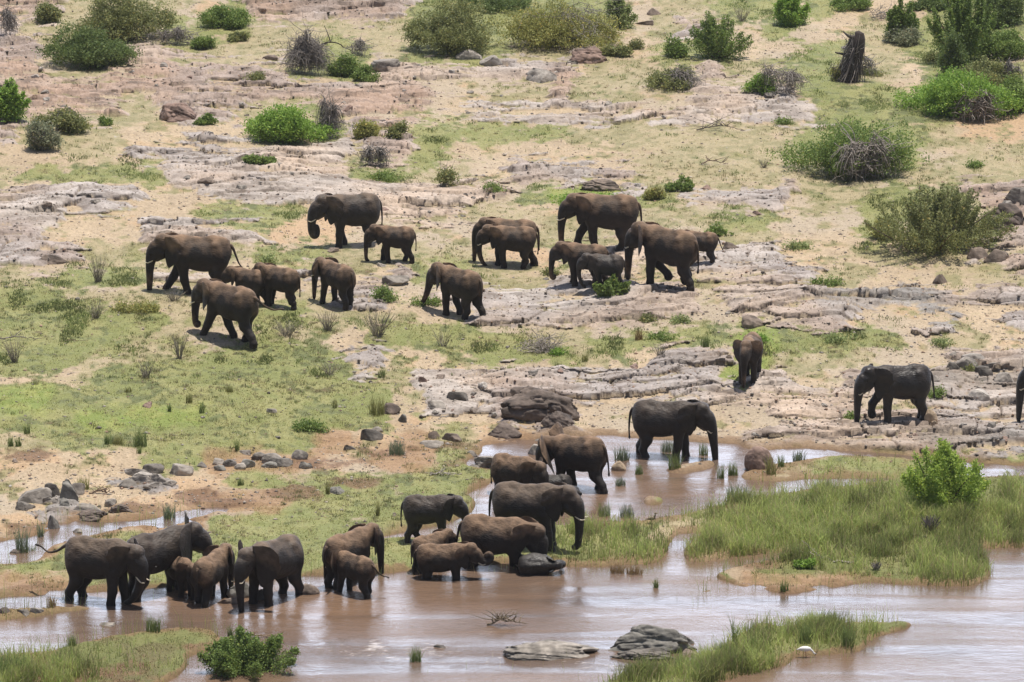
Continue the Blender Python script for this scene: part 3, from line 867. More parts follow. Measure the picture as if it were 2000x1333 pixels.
    if tusk > 0:
        for sg in (1, -1):
            L_ = tusk * .55
            tp = np.array([(.675, sg * .058, .635), (.72, sg * .068, .595), (.76 + .02 * L_, sg * .078, .575 - .02 * L_), (.76 + .10 * L_, sg * .082, .565 - .03 * L_), (.76 + .17 * L_, sg * .078, .575 - .02 * L_)])
            c = np.array([T(p) for p in tp]); c = catmull(c, 4)
            rr = np.linspace(.0175, .005, len(c)) * tusk_r
            v_, f_ = tube(c, rr, 8)
            tm = mesh_from('tusk', v_, f_, (M_IVORY,))
            add_obj('tusk', tm, parent=o)
    return o
# ------------------------------------------------------------------ plants, rocks, driftwood
def tint_mat(name, rough=.7, spec=.2, trans=.0, bump=0., namp=.25, nscale=14.):
    m = bpy.data.materials.new(name); m.use_nodes = True
    nt = m.node_tree; N = nt.nodes; L = nt.links; bs = N['Principled BSDF']
    ca = N.new('ShaderNodeAttribute'); ca.attribute_name = 'tint'
    tc = N.new('ShaderNodeTexCoord')
    n = N.new('ShaderNodeTexNoise'); n.inputs['Scale'].default_value = nscale; n.inputs['Detail'].default_value = 6
    L.new(tc.outputs['Object'], n.inputs['Vector'])
    r = N.new('ShaderNodeMapRange'); r.inputs[1].default_value = .3; r.inputs[2].default_value = .7; r.inputs[3].default_value = 1 - namp; r.inputs[4].default_value = 1 + namp
    L.new(n.outputs[0], r.inputs[0])
    mx = N.new('ShaderNodeMix'); mx.data_type = 'RGBA'; mx.blend_type = 'MULTIPLY'; mx.inputs[0].default_value = 1
    L.new(ca.outputs['Color'], mx.inputs[6]); L.new(r.outputs[0], mx.inputs[7]); L.new(mx.outputs[2], bs.inputs['Base Color'])
    bs.inputs['Roughness'].default_value = rough; bs.inputs['Specular IOR Level'].default_value = spec
    if bump:
        bp = N.new('ShaderNodeBump'); bp.inputs['Strength'].default_value = bump; bp.inputs['Distance'].default_value = .06
        L.new(n.outputs[0], bp.inputs['Height']); L.new(bp.outputs[0], bs.inputs['Normal'])
    if trans:
        tr = N.new('ShaderNodeBsdfTranslucent'); L.new(mx.outputs[2], tr.inputs['Color'])
        ms = N.new('ShaderNodeMixShader'); ms.inputs[0].default_value = trans
        L.new(bs.outputs[0], ms.inputs[1]); L.new(tr.outputs[0], ms.inputs[2])
        L.new(ms.outputs[0], N['Material Output'].inputs['Surface'])
    return m
M_LEAF = tint_mat('leaves', .6, .3, .35)
M_TWIG = tint_mat('dead_wood', .85, .2)
M_ROCK = tint_mat('rock_face', .8, .3, 0, .8, .3, 5.)
M_GRASS = tint_mat('grass_blades', .7, .2, .55)

def px_m(p): return pxpm(p[1])

def leaf_quads(P, size, rng, asp=.55, up=.3):
    n = len(P)
    a = rng.normal(size=(n, 3)); a[:, 2] += up; a /= np.linalg.norm(a, axis=1)[:, None]
    b = rng.normal(size=(n, 3)); b -= (b * a).sum(1)[:, None] * a; b /= np.linalg.norm(b, axis=1)[:, None]
    s = size * rng.uniform(.6, 1.3, n)[:, None]
    V = np.stack([P - a * s, P + b * s * asp, P + a * s, P - b * s * asp], 1).reshape(-1, 3)
    return V, np.arange(n * 4).reshape(-1, 4)

GREENS = {'dark': ((.075, .11, .032), (.15, .20, .06)), 'mid': ((.10, .155, .035), (.21, .28, .075)), 'bright': ((.125, .22, .03), (.27, .40, .08)),
          'lime': ((.17, .25, .04), (.36, .46, .09)), 'olive': ((.125, .145, .05), (.25, .26, .10)), 'yellow': ((.18, .19, .05), (.34, .33, .11)), 'grey': ((.15, .17, .10), (.27, .28, .18)), 'pale': ((.17, .21, .08), (.30, .35, .14))}

def foliage_pts(W, D, H, n_cl, per, rng, sig, shape='mound', lobes=None):
    nl = lobes or max(4, int(W * 2.6))
    L = []
    for i in range(nl):
        a = rng.uniform(0, 2 * pi); r = rng.uniform(0, 1.15) ** .6
        cx = r * cos(a) * W * .34; cy = r * sin(a) * D * .34
        hh = H * (1 - .45 * r * r) * rng.uniform(.50, 1.08)
        rx = W * rng.uniform(.16, .27)
        rz = hh * rng.uniform(.34, .48)
        L.append((cx, cy, hh - rz, rx, rx * D / W, rz))
        if rng.uniform() < .6: L.append((cx * 1.15, cy * 1.15, H * rng.uniform(.18, .32), rx * .95, rx * D / W * .95, H * .22))
    L = np.array(L)
    k = rng.integers(0, len(L), n_cl)
    d = rng.normal(size=(n_cl, 3)); d[:, 2] = d[:, 2] * .9 + .25; d /= np.linalg.norm(d, axis=1)[:, None]
    r = (rng.uniform(.55, 1.12, n_cl) + .45 * (rng.uniform(size=n_cl) < .16) * rng.uniform(size=n_cl))[:, None]
    d[:, :2] *= 1.0 + .35 * (rng.uniform(size=(n_cl, 1)) < .2)
    C = L[k, :3] + d * L[k, 3:] * r
    C[:, 2] = np.clip(C[:, 2], .05, None)
    P = np.repeat(C, per, 0) + rng.normal(size=(n_cl * per, 3)) * sig * np.array([1, 1, .8])
    P[:, 2] = np.clip(P[:, 2], .02, None)
    return P, L

def leaf_cols(n_cl, per, kind, rng):
    a, b = (np.array(x) for x in GREENS[kind])
    t = rng.uniform(0, 1, n_cl); t = np.repeat(t, per) * .7 + rng.uniform(0, 1, n_cl * per) * .3
    c = (a + (b - a) * t[:, None]) * 1.22
    yl = rng.uniform(size=n_cl * per) < .06
    c[yl] = c[yl] * np.array([1.6, 1.25, 1.1])
    return np.repeat(c, 4, 0)

def twig_set(mb, n, rng, W, D, H, style='droop', rad=.016, base=(.24, .215, .195), vary=.35):
    crest = [(rng.uniform(-.30, .30) * W, rng.uniform(-.2, .2) * D, H * rng.uniform(.55, 1.0)) for _ in range(max(3, int(W * 2.5)))]
    crest[0] = (rng.uniform(-.15, .15) * W, 0, H)
    for i in range(n):
        a = rng.uniform(0, 2 * pi)
        if style == 'droop' and rng.uniform() < .5:
            c_ = crest[rng.integers(len(crest))]
            p0 = np.array(c_) * np.array([1, 1, rng.uniform(.2, 1)]); p2 = p0 + rng.normal(size=3) * np.array([.2 * W, .2 * D, .22 * H])
            p2[2] = abs(p2[2]); p1 = (p0 + p2) / 2 + rng.normal(size=3) * .05 * W
        elif style == 'droop':     # mats of flood-combed dead branches hanging from several heads
            c_ = np.array(crest[rng.integers(len(crest))])
            p0 = c_ * np.array([1, 1, rng.uniform(.75, 1.0)]) + rng.normal(size=3) * np.array([.05 * W, .05 * D, .02 * H])
            out = np.array([cos(a), sin(a) * .8, 0]) * W * rng.uniform(.06, .26) + np.array([c_[0], c_[1], 0]) * .25
            drop = rng.uniform(.35, 1.0)
            p2 = p0 + out; p2[2] = max(.02, p0[2] * (1 - drop))
            p1 = p0 + out * .7 + np.array([0, 0, .02 * H - drop * p0[2] * .15])
        elif style == 'spray':     # upright thin stems
            r0 = rng.uniform(0, .10); r1 = rng.uniform(.1, .5)
            p0 = np.array([cos(a) * r0 * W, sin(a) * r0 * D, 0]); p2 = np.array([cos(a) * r1 * W, sin(a) * r1 * D, H * rng.uniform(.5, 1.0)])
            p1 = (p0 + p2) / 2 + np.array([0, 0, .12 * H])
        else:                      # tangle
            p0 = np.array([rng.normal() * .2 * W, rng.normal() * .2 * D, abs(rng.normal()) * .3 * H]); p2 = p0 + rng.normal(size=3) * np.array([.25 * W, .25 * D, .28 * H]); p2[2] = abs(p2[2])
            p0[2] = min(p0[2], H); p2[2] = min(p2[2], H * 1.05)
            p1 = (p0 + p2) / 2 + rng.normal(size=3) * .06 * W
        p1 = p1 + rng.normal(size=3) * .04 * W * np.array([1, 1, .5])
        t = np.linspace(0, 1, 6)[:, None]
        c = (1 - t) ** 2 * p0 + 2 * t * (1 - t) * p1 + t * t * p2 + rng.normal(size=(6, 3)) * .012 * W
        r = rad * rng.uniform(.5, 1.5) * np.linspace(1, .45, 6)
        V, F = tube(c, r, 3, cap=False)
        k = 1 + rng.uniform(-vary, vary)
        mb.add(V, F, np.array(base) * k)

PLANT_ID = [0]
def bush(name, label, group, u, v, w, h, kind='mid', dens=1., twigs=0, twig_style='droop', twig_part='branches', leaf=.062, sig=None, cat='bush', twig_rad=.016,
         twig_col=(.24, .215, .195), water=None, lobes=None, stems=True, upright=0):
    PLANT_ID[0] += 1
    rng = np.random.default_rng(1000 + PLANT_ID[0])
    p = at(u, v) if water is None else at_water(u, v)
    k = px_m(p)
    W = w / k; H = h / k / .97; D = W * .8
    H = max(H - D * .06, .2)
    p = p + np.array([0, D * .32, 0])
    z, _, _ = ground_z(p[:1], p[1:2]); p[2] = max(z[0], -.1) - .04
    root = add_obj(name, None, loc=p)
    tag(root, label, cat, group)
    if dens > 0:
        n_cl = int(np.clip(150 * W * H * dens, 30, 1150)); per = 26
        P, L = foliage_pts(W, D, H, n_cl, per, rng, sig or .11 * min(1.3, max(.6, H)), lobes=lobes)
        if upright:          # leafy wands fanning up and out from the foot
            ns = int(upright); L = []
            pw = []
            kk = n_cl * per // ns
            for q in range(ns):
                a = rng.uniform(0, 2 * pi); rr = rng.uniform(0, 1) ** .7
                tip = np.array([cos(a) * rr * W * .56, sin(a) * rr * D * .56, H * (1.05 - .55 * rr * rr) * rng.uniform(.7, 1.12)])
                b0 = np.array([cos(a) * rr * W * .22, sin(a) * rr * D * .22, 0.])
                t = rng.uniform(.05, 1, kk)[:, None] ** .8
                c = b0 + (tip - b0) * t + np.array([0, 0, .10 * H]) * t * (1 - t)
                wd = (.16 * (1 - t) + .035) * min(1.4, max(.5, H))
                pw.append(c + rng.normal(size=(kk, 3)) * wd)
                L.append((*tip, 0, 0, 0))
            P = np.concatenate(pw); P[:, 2] = np.clip(P[:, 2], .02, None); L = np.array(L)
            n_cl = len(P) // per; P = P[:n_cl * per]
        V, F = leaf_quads(P, leaf, rng)
        me = mesh_from('foliage', V, F, (M_LEAF,), False, {'tint': leaf_cols(n_cl, per, kind, rng)})
        add_obj('foliage', me, parent=root)
        if stems:
            mb = MB()
            for q in L[:14]:
                c0 = np.array([q[0] * .15, q[1] * .15, 0]); c2 = q[:3]; c1 = (c0 + c2) / 2 + rng.normal(size=3) * .05 * W
                t = np.linspace(0, 1, 6)[:, None]
                c = (1 - t) ** 2 * c0 + 2 * t * (1 - t) * c1 + t * t * c2
                V, F = tube(c, np.linspace(.05, .015, 6) * min(1, W / 2.5), 5); mb.add(V, F, (.13, .10, .08))
            add_obj('stem', mb.mesh('stem', (M_TWIG,)), parent=root)
    if twigs:
        mb = MB(); twig_set(mb, twigs, rng, W, D, H * (1 if dens <= 0 else .85), twig_style, twig_rad, twig_col)
        add_obj(twig_part, mb.mesh(twig_part, (M_TWIG,)), parent=root)
    return root

def blades(n, P, H, W, rng, lean=.5, seg=3):
    """curved tapering strips; P (n,3), H, W arrays"""
    a = rng.uniform(0, 2 * pi, n); l = np.abs(rng.normal(size=n)) * lean * H
    dx = np.cos(a) * l; dy = np.sin(a) * l
    b = rng.uniform(0, pi, n); wx = np.cos(b) * W; wy = np.sin(b) * W * .6
    V = []
    for s in range(seg):
        t = s / seg; ww = (1 - t * .75)
        c = P + np.stack([dx * t * t, dy * t * t, H * t * (1.1 - .1 * t)], 1)
        o = np.stack([wx, wy, np.zeros(n)], 1) * .5 * ww
        V += [c - o, c + o]
    V.append(P + np.stack([dx, dy, H], 1))
    V = np.stack(V, 1)
    m = 2 * seg + 1
    base = np.arange(n)[:, None] * m
    Q = [base + np.array([[2 * s, 2 * s + 1, 2 * s + 3, 2 * s + 2]]) for s in range(seg - 1)]
    T = base + np.array([[2 * seg - 2, 2 * seg - 1, 2 * seg]])
    return V.reshape(-1, 3), ([np.concatenate(Q)] if Q else []) + [T], m

def tuft(name, label, group, u, v, w, h, col=(.15, .20, .055), col2=(.29, .30, .11), n=None, water=False, cat='grass tuft', lean=.28, bw=.022):
    PLANT_ID[0] += 1
    rng = np.random.default_rng(3000 + PLANT_ID[0])
    p = at_water(u, v, -.03) if water else at(u, v)
    k = px_m(p); W = w / k; H = h / k
    n = n or int(np.clip(90 * W * 2.0, 45, 260))
    r = np.sqrt(rng.uniform(0, 1, n)) * W * .38; a = rng.uniform(0, 2 * pi, n)
    P = np.stack([r * np.cos(a), r * np.sin(a) * .8 , np.zeros(n)], 1)
    V, F, m = blades(n, P, H * rng.uniform(.5, 1.05, n), np.full(n, bw), rng, lean)
    t = rng.uniform(0, 1, n)[:, None]; c = np.repeat(np.array(col) + (np.array(col2) - np.array(col)) * t, m, 0)
    me = mesh_from(name, V, F, (M_GRASS,), False, {'tint': c})
    o = add_obj(name, me, loc=p - np.array([0, 0, .02]))
    tag(o, label, cat, group)
    return o

def ico(sub):
    t = (1 + 5 ** .5) / 2
    V = [(-1, t, 0), (1, t, 0), (-1, -t, 0), (1, -t, 0), (0, -1, t), (0, 1, t), (0, -1, -t), (0, 1, -t), (t, 0, -1), (t, 0, 1), (-t, 0, -1), (-t, 0, 1)]
    V = [np.array(v) / np.linalg.norm(v) for v in V]
    F = [(0, 11, 5), (0, 5, 1), (0, 1, 7), (0, 7, 10), (0, 10, 11), (1, 5, 9), (5, 11, 4), (11, 10, 2), (10, 7, 6), (7, 1, 8), (3, 9, 4), (3, 4, 2), (3, 2, 6), (3, 6, 8), (3, 8, 9), (4, 9, 5), (2, 4, 11), (6, 2, 10), (8, 6, 7), (9, 8, 1)]
    for _ in range(sub):
        mid = {}; nF = []
        def m(a, b):
            k_ = (min(a, b), max(a, b))
            if k_ not in mid:
                q = V[a] + V[b]; V.append(q / np.linalg.norm(q)); mid[k_] = len(V) - 1
            return mid[k_]
        for a, b, c in F:
            ab, bc, ca = m(a, b), m(b, c), m(c, a)
            nF += [(a, ab, ca), (b, bc, ab), (c, ca, bc), (ab, bc, ca)]
        F = nF
    return np.array(V), np.array(F)
ICO = {s: ico(s) for s in (2, 3, 4)}

def n3(P, s, seed):
    return (vnoise(P[:, 0] * s + seed, P[:, 1] * s + P[:, 2] * s * .7, seed) + vnoise(P[:, 1] * s - seed, P[:, 2] * s + P[:, 0] * s * .6, seed + 5)) * .5

ROCKC = {'grey': (.30, .265, .23), 'blue': (.235, .22, .195), 'red': (.27, .185, .15), 'brown': (.20, .155, .125), 'tan': (.38, .29, .20), 'dark': (.175, .155, .135), 'pale': (.40, .36, .32), 'umber': (.155, .12, .10)}
def rock_mesh(name, W, D, H, col, seed, ang=.8, sub=3, rug=.06):
    rng = np.random.default_rng(5000 + seed)
    V, F = ICO[sub]; V = V.copy()
    for i in range(18 if sub > 3 else 9):
        n = rng.normal(size=3); n[2] = abs(n[2]) * .9; n /= np.linalg.norm(n); d = (rng.uniform(.38, .85) if sub > 3 else rng.uniform(.22, .62)) if i else .5
        if sub < 4: n = n * np.array([1, 1, .7 if i else 4]); n /= np.linalg.norm(n)
        q = V @ n; V = V - np.clip(q - d, 0, None)[:, None] * n * ang
    V += V * (rug * 1.6 * n3(V, 1.8, seed) + rug * n3(V, 5, seed + 9) + rug * .6 * n3(V, 12, seed + 19) - rug * 1.6 * sstep(.72, .95, 1 - np.abs(n3(V, 2.6, seed + 41)) * 2.2))[:, None]
    V *= np.array([W, D, H * 1.5]) / np.array([np.ptp(V[:, 0]), np.ptp(V[:, 1]), np.ptp(V[:, 2])])
    V[:, 2] -= V[:, 2].min() + H * .5
    c = np.array(ROCKC[col])[None] * (1 + .22 * n3(V, 2.2, seed + 3) + .18 * n3(V, 7, seed + 4))[:, None] * rng.uniform(.85, 1.12)
    stain = sstep(.15, .5, n3(V, 3.0, seed + 31))[:, None]
    c = c * (1 - .45 * stain)
    return mesh_from(name, V, F, (M_ROCK,), sub >= 4, {'tint': c})

def rock(name, label, group, u, v, w, h, col='grey', ang=.9, sub=3, water=False, depth=.7, rotz_=None, cat='rock', rug=.05, lift=0):
    PLANT_ID[0] += 1
    s = PLANT_ID[0]
    p = at_water(u, v) if water else at(u, v)
    k = px_m(p); W = w / k; D = W * depth; H = max(.06, (h / k - D * .10))
    p = p + np.array([0, D * .4, lift])
    me = rock_mesh(name, W, D, H, col, s, ang, sub, rug)
    o = add_obj(name, me, loc=p)
    o.rotation_euler = (0, 0, 0)
    tag(o, label, cat, group)
    return o

def branch(name, label, group, u, v, w, h, col=(.26, .23, .20), n=5, water=False, rad=.035, cat='dead branch', seed=0):
    """a bare fallen limb with side twigs"""
    PLANT_ID[0] += 1
    rng = np.random.default_rng(7000 + PLANT_ID[0])
    p = at_water(u, v) if water else at(u, v)
    k = px_m(p); W = w / k; H = h / k
    mb = MB()
    main = catmull([(-W / 2, 0, .02), (-W * .2, .1, H * .35), (W * .1, -.05, H * .4), (W / 2, .05, .04)], 5)
    main += rng.normal(size=main.shape) * .02
    V, F = tube(main, np.linspace(rad, rad * .4, len(main)), 6); mb.add(V, F, col)
    for i in range(n):
        q = main[rng.integers(2, len(main) - 2)]
        d = np.array([rng.normal() * .3 * W, rng.normal() * .2 * W, H * rng.uniform(.2, .9)])
        c = catmull([q, q + d * .5 + rng.normal(size=3) * .04, q + d], 4)
        V, F = tube(c, np.linspace(rad * .6, rad * .2, len(c)), 5); mb.add(V, F, np.array(col) * rng.uniform(.7, 1.2))
    o = add_obj(name, mb.mesh(name, (M_TWIG,)), loc=p)
    tag(o, label, cat, group)
    return o
# ------------------------------------------------------------------ the herd
GU, GB, GR, GP = 'elephants walking up the far bank', 'elephants grazing along the rocky slope', 'elephants wading in the river shallows', 'elephants gathered at the pool'
EL_N = [0]
def el(label, group, u, v, hpx, th, water=False, sink=0., **kw):
    EL_N[0] += 1
    p = at_water(u, v) if water else at(u, v)
    H = hpx / pxpm(p[1])
    if water: p[2] = -sink
    else:
        z, _, _ = ground_z(p[0] + np.array([0, .3, -.3, 0, 0]) * H, p[1] + np.array([0, 0, 0, .3, -.3]) * H)
        p[2] = z.mean() - .03 - sink
    return elephant(label, group, p, th, H, seed=EL_N[0], vox=.0165 if hpx > 95 else .021, **kw)

el('large tusked elephant striding left in front of the smallest group, wet patch on its shoulder', GU, 390, 573, 119, 180, trunk='hang', legs=((-.08, 0), (.28, 0), (.02, 0), (.14, 0)), tail=(0, .3), skin='dry', tusk=1.1)
el('elephant with short tusk and curled trunk tip, lowest walker on the green bank', GU, 452, 665, 117, 143, trunk='curl', legs=((.24, 0), (-.22, 0), (-.22, .0), (.15, 0)), tail=(-.4, .7), skin='dry', tusk=1.)
el('small calf half hidden behind the trunk of the next calf', GU, 489, 595, 74, 158, trunk='hang', calf=.8, tusk=0, ears=(40, 40), legs=((.1, 0), (-.1, 0), (.12, 0), (-.1, 0)))
el('calf walking left with a hind foot lifted, follows the half hidden calf', GU, 549, 599, 83, 150, trunk='hang', calf=.6, tusk=0, ears=(30, 30), legs=((0, 0), (.1, 0), (-.1, 0), (.15, .08)))
el('young elephant turned away with ears spread, last of the left group', GU, 659, 594, 88, 132, trunk='hang', calf=.2, tusk=.6, ears=(65, 70), legs=((.1, 0), (-.02, 0), (-.1, 0), (.06, 0)), skin='dry')
el('tusked elephant holding its trunk looped to its mouth', GB, 690, 481, 107, 200, trunk='mouth', tusk=1.2, ears=(32, 30), legs=((.05, 0), (-.12, 0), (.1, 0), (-.2, 0)), skin='grey')
el('small calf with curled trunk trailing the trunk-looping elephant', GB, 774, 511, 74, 176, trunk='tip', calf=1, tusk=0, ears=(22, 22), legs=((-.05, 0), (.12, .03), (-.1, 0), (.1, 0)))
el('lone young elephant stretching its trunk forward on the bare rock', GB, 899, 619, 100, 140, trunk='forward', calf=.2, tusk=0, ears=(30, 40), legs=((.0, 0), (-.14, .02), (.12, 0), (-.14, 0)))
el('elephant standing behind another, only its back and head showing', GB, 1000, 514, 92, 174, trunk='hang', tusk=0, ears=(25, 25), legs=((0, 0), (0, 0), (-.1, 0), (.1, 0)))
el('young elephant with trunk swept back to its feet, overlapping the one behind', GB, 1003, 522, 85, 180, trunk='back', calf=.3, tusk=.5, ears=(22, 22), legs=((-.05, 0), (.1, 0), (.12, 0), (-.15, 0)))
el('largest elephant of the upper slope with long tusk, stepping left above two calves', GB, 1186, 487, 116, 181, trunk='tip', tusk=1.3, ears=(25, 25), legs=((-.06, 0), (.24, .06), (.16, 0), (-.22, 0)))
el('calf with curled trunk tip partly behind a darker smaller calf', GB, 1143, 557, 86, 168, trunk='curl', calf=.6, tusk=0, ears=(30, 30), legs=((-.05, 0), (.05, 0), (.1, 0), (-.1, 0)))
el('dark small calf behind the bright green sprig on the rocks', GB, 1184, 563, 71, 178, trunk='back', calf=1, tusk=0, ears=(20, 20), skin='damp', legs=((-.12, 0), (.1, 0), (.08, 0), (-.1, 0)))
el('big elephant with two feet lifted, walking left off the grey rock', GB, 1306, 558, 122, 143, trunk='hang', tusk=.5, ears=(40, 25), legs=((.02, 0), (-.14, .12), (-.14, 0), (.14, .09)))
el('elephant hindquarters showing behind the big lifted-foot elephant', GB, 1368, 514, 66, 170, trunk='hang', tusk=0, calf=.4, ears=(22, 22), tail=(0, .3))
el('young elephant facing the viewer with ears out on the right bank', GB, 1464, 739, 93, -102, trunk='hang', tusk=0, calf=.3, ears=(50, 50), skin='dry')
el('wet dark elephant with one forefoot raised by a round tan stone', GB, 1758, 822, 116, 196, trunk='hang', tusk=.6, ears=(35, 45), yaw=10, legs=((0, 0), (.22, .09), (-.02, 0), (-.06, 0)), skin='wet', tail=(0, .1))
el('elephant cut off by the right edge with trunk hanging to the rock', GB, 2084, 824, 118, 182, trunk='hang', tusk=.5, skin='wet')
el('elephant reaching its straight trunk out over the pool reeds', GP, 1297, 891, 121, -14, water=True, sink=.12, trunk='out', tusk=.5, pitch=6, ears=(22, 20), skin='damp', legs=((.06, 0), (-.06, 0), (-.06, 0), (.08, 0)))
el('elephant with ears flared high stepping down into the pool', GP, 1137, 953, 119, 148, water=True, sink=.22, trunk='scoop', tusk=.5, pitch=14, ears=(70, 85), earup=(0, .6), earsize=1.35, tilt=7, legs=((.1, 0), (-.05, 0), (-.14, 0), (.1, 0)), skin='dry')
el('elephant bending over the shiny wet calf at the pool', GP, 1006, 968, 100, -36, water=True, sink=.3, trunk='back', tusk=.6, pitch=16, yaw=-6, ears=(40, 30), skin='dry')
el('shiny black calf standing belly deep between the pool elephants', GP, 1083, 974, 68, 188, water=True, sink=.33, trunk='hang', calf=1, tusk=0, skin='wet', ears=(20, 20))
el('wet calf rolling in the splashing water under the flared-ear elephant', GP, 1120, 973, 46, 200, water=True, sink=-.02, trunk='back', calf=1, tusk=0, skin='wet', roll=82)
el('tall tusked elephant on the grass tip, trunk hanging with a hooked end', GP, 1031, 1068, 134, -17, trunk='tip', tusk=1.3, ears=(20, 20), legs=((.05, 0), (.10, 0), (0, 0), (-.05, 0)), skin='grey', pitch=4)
el('elephant leaning forward with long tusks over the lying calf', GR, 960, 1107, 132, -8, water=True, sink=.45, trunk='scoop', tusk=1.6, pitch=20, tilt=5, ears=(24, 24), legs=((.05, 0), (.34, 0), (0, 0), (.1, 0)), skin='dry')
el('grey wrinkled calf lying on its side in the shallows', GR, 1040, 1106, 72, 8, water=True, sink=-.14, trunk='tip', calf=1, tusk=0, skin='mud', roll=80, fat=1.3)
el('dark young elephant on the green bank rolling its trunk into a ball', GR, 837, 1058, 98, -6, trunk='fist', tusk=0, calf=.3, pitch=6, ears=(35, 50), skin='damp', legs=((0, 0), (.03, 0), (.12, 0), (-.06, 0)))
el('small elephant standing behind the trunk-curling wader', GR, 838, 1113, 80, 38, water=True, sink=.1, trunk='hang', calf=.7, tusk=0, ears=(30, 30))
el('tusked wader lifting its trunk in a tight curl', GR, 864, 1129, 96, -4, water=True, sink=.42, trunk='up', tusk=1.2, pitch=-2, ears=(24, 24), skin='dry', tail=(0, .0))
el('elephant seen from behind by the bank with its ear hanging right', GR, 680, 1140, 117, 48, water=True, sink=.15, trunk='hang', tusk=0, ears=(30, 55), skin='dry')
el('young elephant walking away left with swinging tail in front of the bank elephant', GR, 694, 1160, 90, 140, water=True, sink=.12, trunk='scoop', calf=.5, tusk=.4, ears=(60, 75), tail=(-.3, .5), legs=((.1, 0), (.02, 0), (-.1, 0), (.1, 0)), skin='dry')
el('elephant wading toward the viewer with one ear spread wide', GR, 536, 1171, 136, -128, water=True, sink=.16, trunk='hang', tusk=1.1, ears=(60, 50), earsize=1.3, pitch=6, skin='grey', legs=((0, 0), (.05, 0), (-.05, 0), (.05, 0)))
el('brown elephant turned away beside the half submerged stones', GR, 412, 1172, 106, 66, water=True, sink=.16, trunk='hang', calf=.3, tusk=0, ears=(45, 40), skin='dry', legs=((0, 0), (.05, 0), (.1, 0), (-.1, 0)))
el('small calf with lowered head between two grown waders', GR, 353, 1160, 86, -58, water=True, sink=.12, trunk='back', calf=1, tusk=0, pitch=18, ears=(30, 30), skin='dry')
el('tall wet elephant with far ear raised, behind the tail-lifting elephant', GR, 309, 1158, 140, 40, water=True, sink=.18, trunk='hang', tusk=0, yaw=-22, ears=(100, 45), earup=(.4, 0), earsize=1.3, skin='damp', legs=((.05, 0), (.1, 0), (0, 0), (-.08, 0)))
el('large tusked elephant lifting its tail, leftmost in the water', GR, 196, 1174, 140, -22, water=True, sink=.14, trunk='back', tusk=1.4, yaw=-10, pitch=16, ears=(40, 38), tail=(0, 1.1), skin='grey', legs=((.08, 0), (-.04, 0), (.02, 0), (-.08, 0)))
# ------------------------------------------------------------------ bushes
GBU = 'bushes of the upper bank'; GDT = 'dead grey thickets'
B = lambda *a, **k: bush('bush', *a, **k)
D_ = lambda lab, u, v, w, h, n, **k: bush('dead_thicket', lab, GDT, u, v, w, h, dens=0, twigs=n, cat='thicket', twig_part='branches', **k)
B('olive bush at the upper left corner beside a dead thicket', GBU, 92, 47, 62, 58, 'olive')
D_('grey dead thicket cut by the left edge at the top', 25, 77, 80, 58, 260)
B('large olive crowned bush behind the dark green bush, upper left', GBU, 245, 90, 195, 125, 'olive', dens=1.1)
B('wide dark green bush in front of the olive crowned bush', GBU, 168, 133, 172, 88, 'dark', dens=1.2)
D_('low grey dead twigs spilling right from the large olive bush', 338, 92, 95, 38, 260)
B('small round bush at the end of the spilled dead twigs', GBU, 395, 99, 46, 34, 'mid')
B('mid green bush at the top edge on a sandy rise', GBU, 440, 57, 82, 62, 'mid')
B('low green patch bush below the sandy rise bush', GBU, 462, 80, 60, 22, 'olive')
D_('tall dome of grey hanging branches under a bent black limb', 602, 150, 118, 92, 820)
B('narrow green bush against the right side of the grey dome', GBU, 665, 152, 50, 58, 'mid')
D_('grey twig heap behind the narrow green bush', 705, 110, 72, 32, 150)
B('low green shrub at the foot of the pale ledge', GBU, 715, 158, 52, 30, 'mid')
B('big dark olive bush above the pale rock ledge', GBU, 895, 108, 190, 112, 'olive', dens=1.15)
B('yellow green bush with dead wood inside, widest of the top row', GBU, 1095, 100, 235, 106, 'yellow', dens=1.0, twigs=170)
B('green bush cut by the top edge behind two big bushes', GBU, 950, 22, 150, 34, 'dark')
B('willowy pale bush at the right end of the yellow green bush', GBU, 1208, 56, 60, 64, 'pale', dens=.7, upright=18)
B('small olive bush below the willowy pale bush', GBU, 1200, 112, 54, 34, 'olive')
B('bright green bush beside the bare sand mound', GBU, 1545, 52, 86, 62, 'bright', upright=26)
B('low green bush on top of the sand mound', GBU, 1655, 20, 92, 34, 'mid', dens=.8)
D_('thin brown twigs right of the sand mound', 1722, 40, 50, 40, 90, twig_style='tangle')
B('feathery pale green tree bush leaning left', GBU, 1408, 118, 125, 90, 'mid', dens=.5, leaf=.05, upright=34)
B('sparse little green bush left of the feathery one', GBU, 1315, 112, 48, 42, 'mid', dens=.7)
bush('dead_thicket', 'low grey thicket with green shoots in its middle', GDT, 1318, 178, 115, 55, 'olive', dens=.35, twigs=330, cat='thicket')
bush('dead_thicket', 'pale twig thicket with a bright green left half', GDT, 1515, 190, 118, 60, 'bright', dens=0, twigs=330, cat='thicket', twig_col=(.25, .22, .20))
B('bright leafy bush growing out of the pale twig thicket', GBU, 1490, 184, 60, 42, 'bright')
B('rust brown little bush at the left foot of the snag', GBU, 1638, 160, 50, 50, 'yellow', dens=.5, twigs=60)
B('leafy sapling bush between sand mound and tall right tree', GBU, 1762, 82, 54, 82, 'mid', dens=.8, upright=16)
B('grey green bush below the leafy sapling bush', GBU, 1772, 88, 80, 42, 'grey', dens=.6)
B('dark bush at the top edge left of the tall tree', GBU, 1815, 20, 80, 36, 'dark')
B('dark green bush in the upper right corner', GBU, 1962, 52, 120, 76, 'dark')
B('tall upright leafy tree bush with a pale forked stem', GBU, 1885, 128, 150, 150, 'mid', dens=.8, upright=36)
B('column of dark leaves left of the pale forked stem', GBU, 1855, 152, 55, 90, 'dark')
